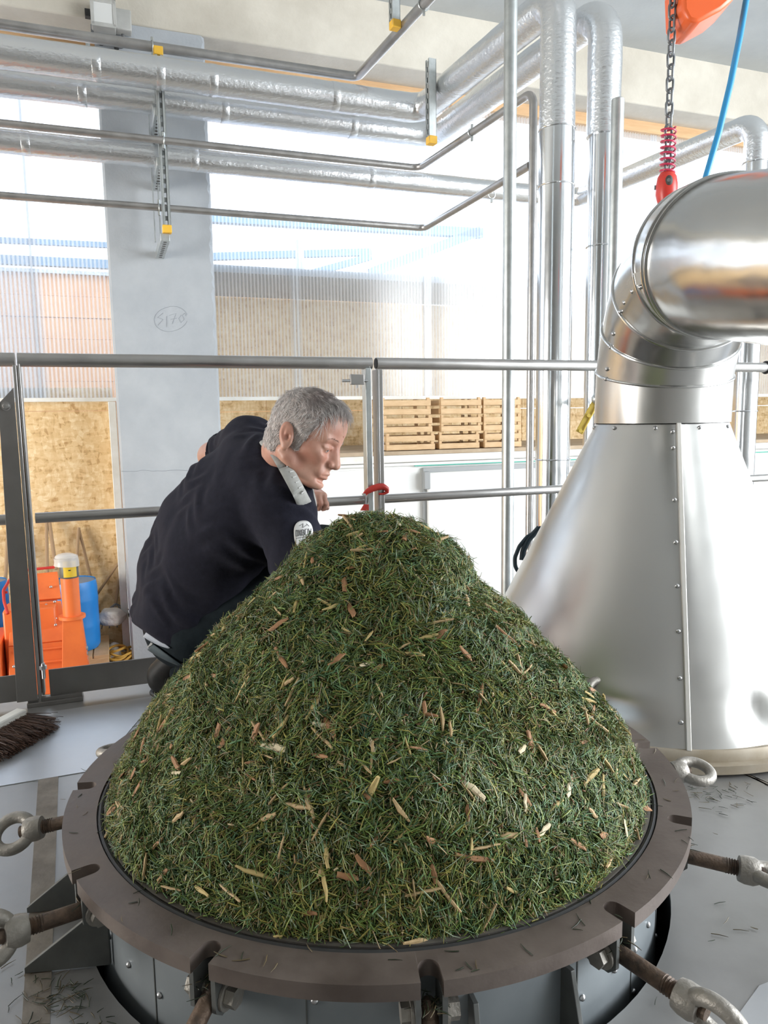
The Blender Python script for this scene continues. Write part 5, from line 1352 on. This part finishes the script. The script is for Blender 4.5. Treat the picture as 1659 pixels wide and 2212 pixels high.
# left hand grips the middle rail: knuckles above it, fingers closing over its near side
hs = sn(at_n(690, 1086, RN))[0]
rail_c = npv(W(hs, RN, ZM)); e_ = npv(E); n_ = npv(N); z_ = npv(Z)
wrL = rail_c - e_ * .030 + n_ * .052 + z_ * .050
capsL = hand_caps(wrL, -n_ * .92 + e_ * .10 - z_ * .20, z_ * .95 - n_ * .3, e_ * 1.0, (R_(52), R_(58), R_(38)), th_out=.5)
wrL2 = wrL
armL = [(elL, wrL2 * .72 + elL * .28, .042, .031, .02), (wrL2 * .72 + elL * .28, wrL2 + n_ * .004, .031, .026, .02), (shL * .35 + elL * .65, elL, .044, .041, .02)]
kR, kL = PX(628, 1236, 2.10), PX(696, 1182, 2.32)
wrR = npv((-.085, .575, .545)); fdR = npv((.62, .45, -.25))
armR = [(elR, wrR * .7 + elR * .3, .040, .031, .02), (wrR * .7 + elR * .3, wrR, .031, .026, .02), (shR * .35 + elR * .65, elR, .044, .041, .02)]
capsR = hand_caps(wrR, fdR, (.2, .1, 1), (-.5, .8, .1), (R_(22), R_(28), R_(18)), spread=.3)
lo, hi = HC0 - .185, HC0 + .175
V1_, F1_ = surface_net(head_sdf, lo, hi, .0027)
def arms(P): return smin(caps_sdf(P, capsL, caps_sdf(P, armL)), caps_sdf(P, capsR, caps_sdf(P, armR)), .001)
allp = np.array([c[0] for c in capsL + armL]); VL, FL = surface_net(lambda P: caps_sdf(P, capsL, caps_sdf(P, armL)), allp.min(0) - .12, allp.max(0) + .12, .0042)
allp = np.array([c[0] for c in capsR + armR]); VR, FR = surface_net(lambda P: caps_sdf(P, capsR, caps_sdf(P, armR)), allp.min(0) - .12, allp.max(0) + .12, .0048)
def core_sdf(P):                                                    # trunk and legs under the clothes, so the body is one figure
    d = None
    for (a, ra), (b, rb) in zip(SP[:-1], SP[1:]):
        e = s_cap(P, a, b, ra * .78, rb * .78); d = e if d is None else smin(d, e, .04)
    for s_ in (shR, shL): d = smin(d, s_cap(P, nb0, s_, .045, .05), .04)
    d = smin(d, s_cap(P, SP[-1][0], nb0, .08, .055), .04)
    d = smin(d, s_cap(P, shR, elR, .05, .04), .03); d = smin(d, s_cap(P, shL, elL, .05, .04), .03)
    return d
allp = np.array([q[0] for q in SP] + [shR, shL, elR, elL]); VT, FT = surface_net(core_sdf, allp.min(0) - .15, allp.max(0) + .15, .014)
Vb = np.concatenate([V1_, VL, VR, VT]); Fb = []; o = 0
for v_, f_ in ((V1_, F1_), (VL, FL), (VR, FR), (VT, FT)): Fb.append(f_ + o); o += len(v_)
Fb = np.concatenate(Fb); me = bpy.data.meshes.new('body'); me.from_pydata((Vb - np.array(WLOC[man.name])).tolist(), [], Fb.tolist())
me.polygons.foreach_set('use_smooth', [True] * len(Fb)); me.materials.append(MT['skin']); me.update()
body = bpy.data.objects.new('body', me); COL.objects.link(body); body.parent = man; WLOC[body.name] = WLOC[man.name]
# finger nails
for caps, nr in ((capsL, z_), (capsR, npv((.2, .1, 1)))):
    tips = [c for c in caps if abs(c[3] - .0070) < 1e-6 or abs(c[3] - .0075) < 1e-6]
    for a, b, ra, rb, k in tips:
        d = (b - a) / np.linalg.norm(b - a); u = nr - d * (nr @ d); u /= np.linalg.norm(u)
        obj('finger_nail', MB().ball(Vector(b + u * rb * .72 + d * .001), (.0058, .0046, .0022), 10, 6, (Vector(d), Vector(np.cross(u, d)), Vector(u))), M('nail', (.70, .48, .42), .3) if 'nail' not in MT else MT['nail'], body)
# eyes under half closed lids, eyebrows
for sg in (-1, 1):
    ey = obj('eye', MB().ball(Vector(to_w((.0750, .032 * sg, -.0080))), .0118, 16, 10), MT['eyewhite'], man)
    obj('iris', MB().ball(Vector(to_w((.0812, .0335 * sg, -.0105))), .0052, 12, 8), MT['iris'], ey)
# ---- hair: close cropped cap with longer wisps
hr_ = np.random.default_rng(9)
def hair_mask(Q):                                                    # >0 where hair grows, in head coordinates
    x, y, z = Q[:, 0], np.abs(Q[:, 1]), Q[:, 2]
    front = .074 - .018 * np.clip((y - .02) / .03, 0, 1) - np.clip(.085 - z, 0, 1) * .36
    low = z + .066 - np.clip(x + .030, 0, 1) * .50
    return np.minimum(front - x + .012, low)
def hair_sdf(P):
    Q = (P - HC0) @ HR / HS
    d = s_ell(Q, (-.003, 0, .034), (.090, .074, .084)); d = smin(d, s_ell(Q, (.034, 0, .045), (.060, .062, .056)), .03)
    d = smin(d, s_ell(Q, (-.040, 0, -.03), (.048, .060, .055)), .03); d = smin(d, s_ell(Q, (.034, 0, -.030), (.052, .056, .078)), .03)
    d = d - .0050 - .0016 * np.sin(Q[:, 0] * 150 + 3 * np.sin(Q[:, 2] * 70)) * np.sin(Q[:, 1] * 110 + Q[:, 2] * 90)
    return smax(d, -hair_mask(Q), .014) * HS
hair = sdf_obj('hair', hair_sdf, HC0 - .15, HC0 + .15, .0034, MT['hairshell'], man, label='short grey hair, thin and darker on the crown')
# strands, rooted on the cap and combed forward on top, down at the back and sides
hv = np.array([v.co for v in hair.data.vertices]) + np.array(WLOC[man.name]); hq = (hv - HC0) @ HR / HS
e0 = 1e-3; gr = np.stack([hair_sdf(hv + npv(e)) - hair_sdf(hv - npv(e)) for e in ((e0, 0, 0), (0, e0, 0), (0, 0, e0))], 1); gr /= np.linalg.norm(gr, axis=1)[:, None] + 1e-9
gq = gr @ HR; okv = (gq * (hq - npv((-.003, 0, .02)))).sum(1) > .02
rid = hr_.choice(np.where(okv)[0], 11000); Qs = hq[rid] + hr_.normal(0, .0012, (11000, 3)); nrm_ = gq[rid]; n2 = len(Qs)
tp = np.clip((Qs[:, 2] - .02) / .07, 0, 1)
flow = np.stack([-.35 + 1.1 * tp, Qs[:, 1] * 2.0, -.75 + .35 * tp], 1); bk = Qs[:, 0] < -.04; flow[bk] += npv((.1, 0, -.6))
flow += hr_.normal(0, .22, (n2, 3)) + .35 * np.sin(Qs[:, [1, 2, 0]] * 95 + npv((0, 2, 4))); flow -= nrm_ * (flow * nrm_).sum(1)[:, None]; flow /= np.linalg.norm(flow, axis=1)[:, None] + 1e-9
frontal = Qs[:, 0] > .050
Ls = hr_.uniform(.010, .022, n2) * (.6 + .6 * tp); Ls[frontal] = hr_.uniform(.016, .040, frontal.sum())
Vh = np.empty((n2, 12, 3), np.float32); sdv = np.cross(nrm_, flow); lift = hr_.uniform(.05, .32, n2) + frontal * hr_.uniform(.1, .7, n2)
for i, f_ in enumerate((0, .35, .7, 1)):
    cpt = Qs - nrm_ * .0006 + flow * (Ls * f_)[:, None] + nrm_ * (lift * Ls * (f_ - .55 * f_ ** 2))[:, None] - npv((0, 0, 1)) * (frontal * Ls * .35 * f_ ** 3)[:, None]
    for k in range(3): Vh[:, i * 3 + k] = HC0 + ((cpt + (sdv * math.cos(2 * PI * k / 3) + nrm_ * math.sin(2 * PI * k / 3)) * (.00062 * (1.15 - f_))) * HS) @ HR.T
Fq = np.array([[i * 3 + k, i * 3 + (k + 1) % 3, i * 3 + 3 + (k + 1) % 3, i * 3 + 3 + k] for i in range(3) for k in range(3)])
crown = np.exp(-((Qs[:, 0] - .012) / .030) ** 2 - ((Qs[:, 2] - .105) / .035) ** 2)
Ch = npv((.60, .565, .55)) * hr_.uniform(.65, 1.4, n2)[:, None]; Ch = Ch * (1 - .7 * crown[:, None]) + npv((.16, .10, .09)) * .7 * crown[:, None]
hs_me = mesh_np('hair_strands', Vh, (np.arange(n2)[:, None, None] * 12 + Fq[None]).reshape(-1, 4), Ch, make_vcol('hair_strand', .45))
ho = bpy.data.objects.new('hair_strands', hs_me); COL.objects.link(ho); ho.parent = hair; ho.location = -WLOC[man.name]; ho['kind'] = 'stuff'
# eyebrows
mbq = []
for sg in (-1, 1):
    for i in range(60):
        q = npv((.0938 - .014 * (i / 60) ** 1.6, (.010 + .034 * i / 60) * sg, .0150 + .004 * math.sin(PI * i / 60))) + hr_.normal(0, .0012, 3); d = npv((.2, .8 * sg, .15 + hr_.normal(0, .25))); d /= np.linalg.norm(d)
        a = to_w(q); b = to_w(q + d * .008); s = np.cross(b - a, Fh); s /= np.linalg.norm(s); u = np.cross(s, b - a); u /= np.linalg.norm(u); t = []
        for p_, w in ((a, .0005), ((a + b) / 2, .0005), (b, .0002)):
            for k in range(3): t.append(p_ + (s * math.cos(2 * PI * k / 3) + u * math.sin(2 * PI * k / 3)) * w)
        mbq.append(t)
Fq = np.array([[i * 3 + k, i * 3 + (k + 1) % 3, i * 3 + 3 + (k + 1) % 3, i * 3 + 3 + k] for i in range(2) for k in range(3)])
be = np_part('eyebrows', mesh_np('eyebrows', np.array(mbq), (np.arange(len(mbq))[:, None, None] * 9 + Fq[None]).reshape(-1, 4), np.tile(npv((.30, .26, .23)), (len(mbq), 1)), bpy.data.materials['hair_strand']), man)
# ---- pullover
def sight_plane(x, y, d, n):
    r_ = npv(ray(x, y)); r_ /= np.linalg.norm(r_); n = n - r_ * (n @ r_); return PX(x, y, d), n / np.linalg.norm(n)
cp1, cn1 = sight_plane(365, 1402, 2.2, npv(c_r) * .50 - npv(c_u) * .87)   # the two straight runs of the hem
cp2, cn2 = sight_plane(330, 1376, 2.2, npv(c_r) * -.60 - npv(c_u) * .80)
def trunk_sdf(P, grow=0.):
    d = None
    for off in (-.072, 0, .072):
        for (a, ra), (b, rb) in zip(SP[:-1], SP[1:]):
            e = s_cap(P, a + bx * off, b + bx * off, ra - .012, rb - .012); d = e if d is None else smin(d, e, .03)
    return d - grow
def folds(P):
    ax = (SP[4][0] - SP[0][0]); ax = ax / np.linalg.norm(ax); u = P @ ax; v = P @ bx; w = P @ np.cross(ax, bx)
    f = .0032 * np.sin(26 * u + 16 * w + 1.6 * np.sin(7 * w + 4 * v)) * np.clip(np.sin(6 * u + 5 * w + 1), 0, 1)
    f += .0042 * np.sin(40 * u - 18 * w + 2 * np.sin(9 * v)) * np.exp(-((u - (SP[0][0] @ ax) - .12) / .07) ** 2)
    f += .0010 * np.sin(90 * w + 40 * u + 4 * np.sin(20 * v))
    hem = np.minimum(-((P - cp1) @ cn1), -((P - cp2) @ cn2))
    return f * np.clip(hem / .06, 0, 1)
def sleeve_folds(P): return .0030 * np.sin(P @ npv((60, 25, 95)) + 3 * np.sin(P @ npv((-20, 35, 10)))) * np.clip(np.sin(P @ npv((14, -9, 20))) + .4, 0, 1)
tipR = elR + (elR - shR) / np.linalg.norm(elR - shR) * .02
endL = shL + (elL - shL) * .62
def pull_sdf(P):
    d = trunk_sdf(P)
    nl = nb0 - Fh * .030 - Uh * .030
    d = smin(d, s_cap(P, nl, shR, .058, .074), .04); d = smin(d, s_cap(P, nl, shL, .060, .072), .04)
    d = smin(d, s_cap(P, SP[4][0], nl, .100, .060), .04)
    d = smin(d, s_cap(P, shR, tipR, .079, .062), .035)
    d = smin(d, s_cap(P, shL, endL, .074, .060), .035)
    hem = np.maximum(np.minimum(-((P - cp1) @ cn1), -((P - cp2) @ cn2)), 0); d = d - .016 * np.exp(-(hem / .07) ** 2)
    d = d + folds(P) + sleeve_folds(P) * np.clip(1 - (np.abs((P - shR) @ bx)) * 0, 0, 1)
    axn = (nb0 - SP[4][0]); axn = axn / np.linalg.norm(axn); hax = to_w((-.02, 0, -.02)) - nb0; hax /= np.linalg.norm(hax)
    d = smax(d, -(s_cap(P, nb0 - hax * .02, nb0 + hax * .15, .064, .074)), .008)      # neck opening
    aL = (endL - shL) / np.linalg.norm(endL - shL); dl_ = (P - endL) @ aL - .02; d = d - .005
    d = smax(d, np.where(np.linalg.norm(P - endL, axis=1) < .2, dl_, -1.), .006)
    d = smax(d, (P - cp1) @ cn1, .008); d = smax(d, (P - cp2) @ cn2, .012)
    return d
allp = np.array([q[0] for q in SP] + [shR, shL, tipR, endL])
pull = sdf_obj('pullover', pull_sdf, allp.min(0) - .26, allp.max(0) + .26, .0072, MT['sweater'], man)
# sleeve hem on the left arm
aL = Vector((endL - shL) / np.linalg.norm(endL - shL)); obj('cuff', MB().torus(Vector(endL) + aL * .010, aL, .0585, .0052, 36, 8), MT['sweater'], pull)
# ---- trousers
hipR, hipL = PX(424, 1368, 2.15), PX(408, 1345, 2.37)
anR, anL = npv((-.60, .765, .115)), npv((-.50, .935, .105))
def trou_sdf(P):
    d = trunk_sdf(P, -.012); d = smax(d, -((P - PX(385, 1275, 2.24)) @ (cn1 * .8 + cn2 * .2)), .02)
    pel = SP[0][0]
    d = smin(d, s_ell(P, pel + npv((.012, 0, -.015)), (.110, .142, .108)), .04)
    for h_, k_, a_ in ((hipR, kR, anR), (hipL, kL, anL)):
        d = smin(d, s_cap(P, h_, k_, .100, .068), .035); e = s_cap(P, k_, a_, .064, .050); d = smin(d, e, .012)
    d += .0030 * np.sin(P @ npv((70, -40, 90)) + 3 * np.sin(P @ npv((25, 30, -20)))) * np.clip(np.sin(P @ npv((16, 12, -22))) + .3, 0, 1)
    d = smax(d, -(P[:, 2] - .052), .006)
    return d
allp = np.array([hipR, hipL, kR, kL, anR, anL, SP[0][0]])
tr_ = sdf_obj('trousers', trou_sdf, allp.min(0) - .2, allp.max(0) + .2, .0075, MT['jeans'], man)
# belt, belt loop and a strip of shirt under the hem
def band(off0, off1, n0, n1, grow):
    """strip of cloth lying on the seat, parallel to the hem of the pullover"""
    rows = []
    for k in range(n0, n1):
        row = []
        for off in (off0, off0 + (off1 - off0) * (1 - .85 * ((k - n0) / max(1, n1 - 1 - n0)) ** 3)):
            x, y = 297 + k * 4 - .6 * off, 1351 + k * 3 + .8 * off
            r_ = npv(ray(x, y)); r_ /= np.linalg.norm(r_); t = 1.7; o_ = npv(CAM); hit = False
            for _ in range(90):
                dd = float(trou_sdf((o_ + r_ * t)[None])[0]) - grow; t += dd * .7
                if abs(dd) < 3e-4: hit = True; break
                if t > 2.6: break
            row.append(o_ + r_ * t if hit else None)
        if row[0] is not None and row[1] is not None: rows += row
    return MB().add(rows, [[2 * i, 2 * i + 1, 2 * i + 3, 2 * i + 2] for i in range(len(rows) // 2 - 1)])
def thick(o, t):
    s = o.modifiers.new('solid', 'SOLIDIFY'); s.thickness = t; s.offset = 1; return o
sh_ = thick(obj('shirt_hem', band(-4, 12, -1, 18, .003), MT['shirt'], man, label='strip of pale shirt under the pullover', ang=80), .002)
bl_ = thick(obj('belt', band(11, 29, -1, 26, .004), MT['belt'], man, ang=80), .003)
obj('belt_buckle', band(12, 31, 8, 11, .009), MT['greygasket'], bl_, ang=80)
# ---- shoes
def shoe(name, heel, toe, lift):
    heel = npv(heel); toe = npv(toe); d = toe - heel; L = np.linalg.norm(d[:2]); f = npv((d[0], d[1], 0)) / L; s = np.cross((0, 0, 1.), f)
    ball = heel + d * .66
    def fn(P):
        d1 = s_cap(P, heel, ball, .037, .040); d1 = smin(d1, s_cap(P, ball, toe, .040, .028), .02)
        d1 = smin(d1, s_cap(P, heel + npv((0, 0, .03)), heel + f * .055 + npv((0, 0, .075)), .038, .044), .03)
        return smax(d1, -(P[:, 2] - .004), .004)
    def sole(P):
        q = (P - heel) @ f; zb = np.interp(q, [-.05, L * .62, L * .75, L + .05], [heel[2] - .040, .006, .002, .002])
        pl = np.abs(P[:, 2] - zb - .007) - .008
        wd = np.maximum(np.abs((P - heel) @ s) - np.interp(q, [-.04, 0, L * .3, L * .7, L, L + .03], [.012, .034, .033, .045, .036, .01]), np.maximum(-q - .038, q - L - .028))
        return smax(pl, wd, .004)
    pts = np.array([heel, toe]); lo_, hi_ = pts.min(0) - .09, pts.max(0) + .12
    u_ = sdf_obj('shoe', fn, lo_, hi_, .0055, MT['shoe'], man); sdf_obj('sole', sole, lo_, hi_, .005, MT['gasket'], u_)
    for k in range(4):
        c = ball * (.75 - k * .16) + heel * (.25 + k * .16) + npv((0, 0, .040 + .010 * k)); obj('lace', MB().tube([Vector(c - s * .022), Vector(c + npv((0, 0, .006))), Vector(c + s * .022)], .0025, 6), MT['gasket'], u_)
shoe('R', (-.690, .800, .082), (-.455, .745, .034), 1)
shoe('L', (-.575, .960, .070), (-.330, .930, .034), 1)
# ---- collar
cl = [PX(575, 950, 1.99), PX(591, 968, 1.925), PX(611, 1000, 1.885), PX(630, 1034, 1.865), PX(647, 1066, 1.865), PX(659, 1092, 1.91), PX(668, 1100, 2.00), PX(668, 1074, 2.09), PX(650, 1010, 2.15), PX(620, 955, 2.15), PX(592, 938, 2.11)]
kk = len(cl); cc_ = sum(cl) / kk; axn = to_w((-.02, 0, -.03)) - nb0; axn /= np.linalg.norm(axn); fine = []
for i in range(kk):
    p0, p1, p2, p3 = cl[i - 1], cl[i], cl[(i + 1) % kk], cl[(i + 2) % kk]
    for t in np.linspace(0, 1, 6, endpoint=False): fine.append(.5 * (2 * p1 + (p2 - p0) * t + (2 * p0 - 5 * p1 + 4 * p2 - p3) * t * t + (3 * p1 - p0 - 3 * p2 + p3) * t ** 3))
v = []; CF = []; nF = len(fine); m8 = 10
for i, p in enumerate(fine):
    tg = fine[(i + 1) % nF] - fine[i - 1]; tg /= np.linalg.norm(tg); rad = p - cc_; rad -= tg * (rad @ tg); up = axn - tg * (axn @ tg); up /= np.linalg.norm(up); rad = np.cross(tg, up); rad *= np.sign(rad @ (p - cc_)); vw = npv(FWD); ip = np.cross(tg, vw); ip /= np.linalg.norm(ip); ip *= np.sign(ip @ (cc_ - p)); up2 = up * .45 + ip * .8; up2 /= np.linalg.norm(up2); rd = np.cross(tg, up2); rd *= np.sign(rd @ rad); CF.append((up2, rd))
    for k in range(m8):
        a = 2 * PI * k / m8; v.append(p + up2 * .0195 * math.cos(a) + rd * .0062 * math.sin(a))
col_o = obj('collar', MB().add(v, [[i * m8 + k, ((i + 1) % nF) * m8 + k, ((i + 1) % nF) * m8 + (k + 1) % m8, i * m8 + (k + 1) % m8] for i in range(nF) for k in range(m8)]), MT['collar'], man, ang=80, label='grey stand-up collar')
for i in range(4, 26, 2):                                           # raised stitching on the collar
    p = fine[i]; up2, rd = CF[i]; rd = rd * -np.sign(rd @ npv(FWD))
    obj('stitch', MB().tube([Vector(p + rd * .0058 - up2 * .012), Vector(p + rd * .0064 - up2 * .001)], .0016, 5), MT['patch'], col_o)
# ---- sleeve badge, laid on the sleeve
def on_sleeve(x, y, off):
    r_ = npv(ray(x, y)); r_ /= np.linalg.norm(r_); t = 1.45; o_ = npv(CAM)
    for _ in range(80):
        dd = float(pull_sdf((o_ + r_ * t)[None])[0]) - off; t += dd * .8
        if abs(dd) < 1e-4 or t > 2.4: break
    return o_ + r_ * t
outl = []
for k in range(40):
    a = 2 * PI * k / 40; ex = math.copysign(abs(math.cos(a)) ** .8, math.cos(a)); ey = math.copysign(abs(math.sin(a)) ** .75, math.sin(a))
    outl.append((655.5 + 20.5 * ex + 2 * ey * .9, 1154 + 29 * ey - 1.5 * ex))
v = []; rings_ = 6
for r_ in range(rings_ + 1):
    for x, y in outl: v.append(on_sleeve(655.5 + (x - 655.5) * r_ / rings_, 1154 + (y - 1154) * r_ / rings_, .0015))
f = [[r_ * 40 + k, r_ * 40 + (k + 1) % 40, (r_ + 1) * 40 + (k + 1) % 40, (r_ + 1) * 40 + k] for r_ in range(rings_) for k in range(40)]
pa = thick(obj('sleeve_badge', MB().add(v, f), MT['patch'], man, label='pale rounded badge on the sleeve', ang=80), .0012)
LET = {'O': [[(0, 0), (0, 1), (1, 1), (1, 0), (0, 0)]], 'X': [[(0, 0), (1, 1)], [(0, 1), (1, 0)]], 'B': [[(0, 0), (0, 1), (.9, .9), (.8, .52), (0, .5)], [(.8, .52), (1, .2), (.8, 0), (0, 0)]], 'W': [[(0, 1), (.22, 0), (.5, .7), (.78, 0), (1, 1)]]}
def sleeve_line(pts, r=.0007):
    out = []
    for (x0, y0), (x1, y1) in zip(pts[:-1], pts[1:]):
        for t in (0, .5): out.append((x0 + (x1 - x0) * t, y0 + (y1 - y0) * t))
    out.append(pts[-1]); return [Vector(on_sleeve(x, y, .0035)) for x, y in out]
g = MB()
for i, c in enumerate('OXBOW'):
    x0 = 638.5 + i * 7.1; w_ = 5.2; yb = 1158 - i * .9; h_ = 12.5
    for st in LET[c]: g.tube(sleeve_line([(x0 + w_ * a, yb - h_ * b) for a, b in st]), .0008, 5)
obj('badge_lettering', g, MT['print'], pa, label='dark lettering')
g = MB()
for pts in (((640, 1163), (649, 1161), (672, 1158)), ((650, 1167), (660, 1164), (668, 1170), (652, 1170)), ((646, 1174), (671, 1169)), ((648, 1178), (669, 1174)), ((647, 1136), (655, 1131), (654, 1140), (664, 1133)), ((662, 1131), (668, 1137))): g.tube(sleeve_line(pts), .0006, 5)
obj('badge_lettering', g, MT['print'], pa)
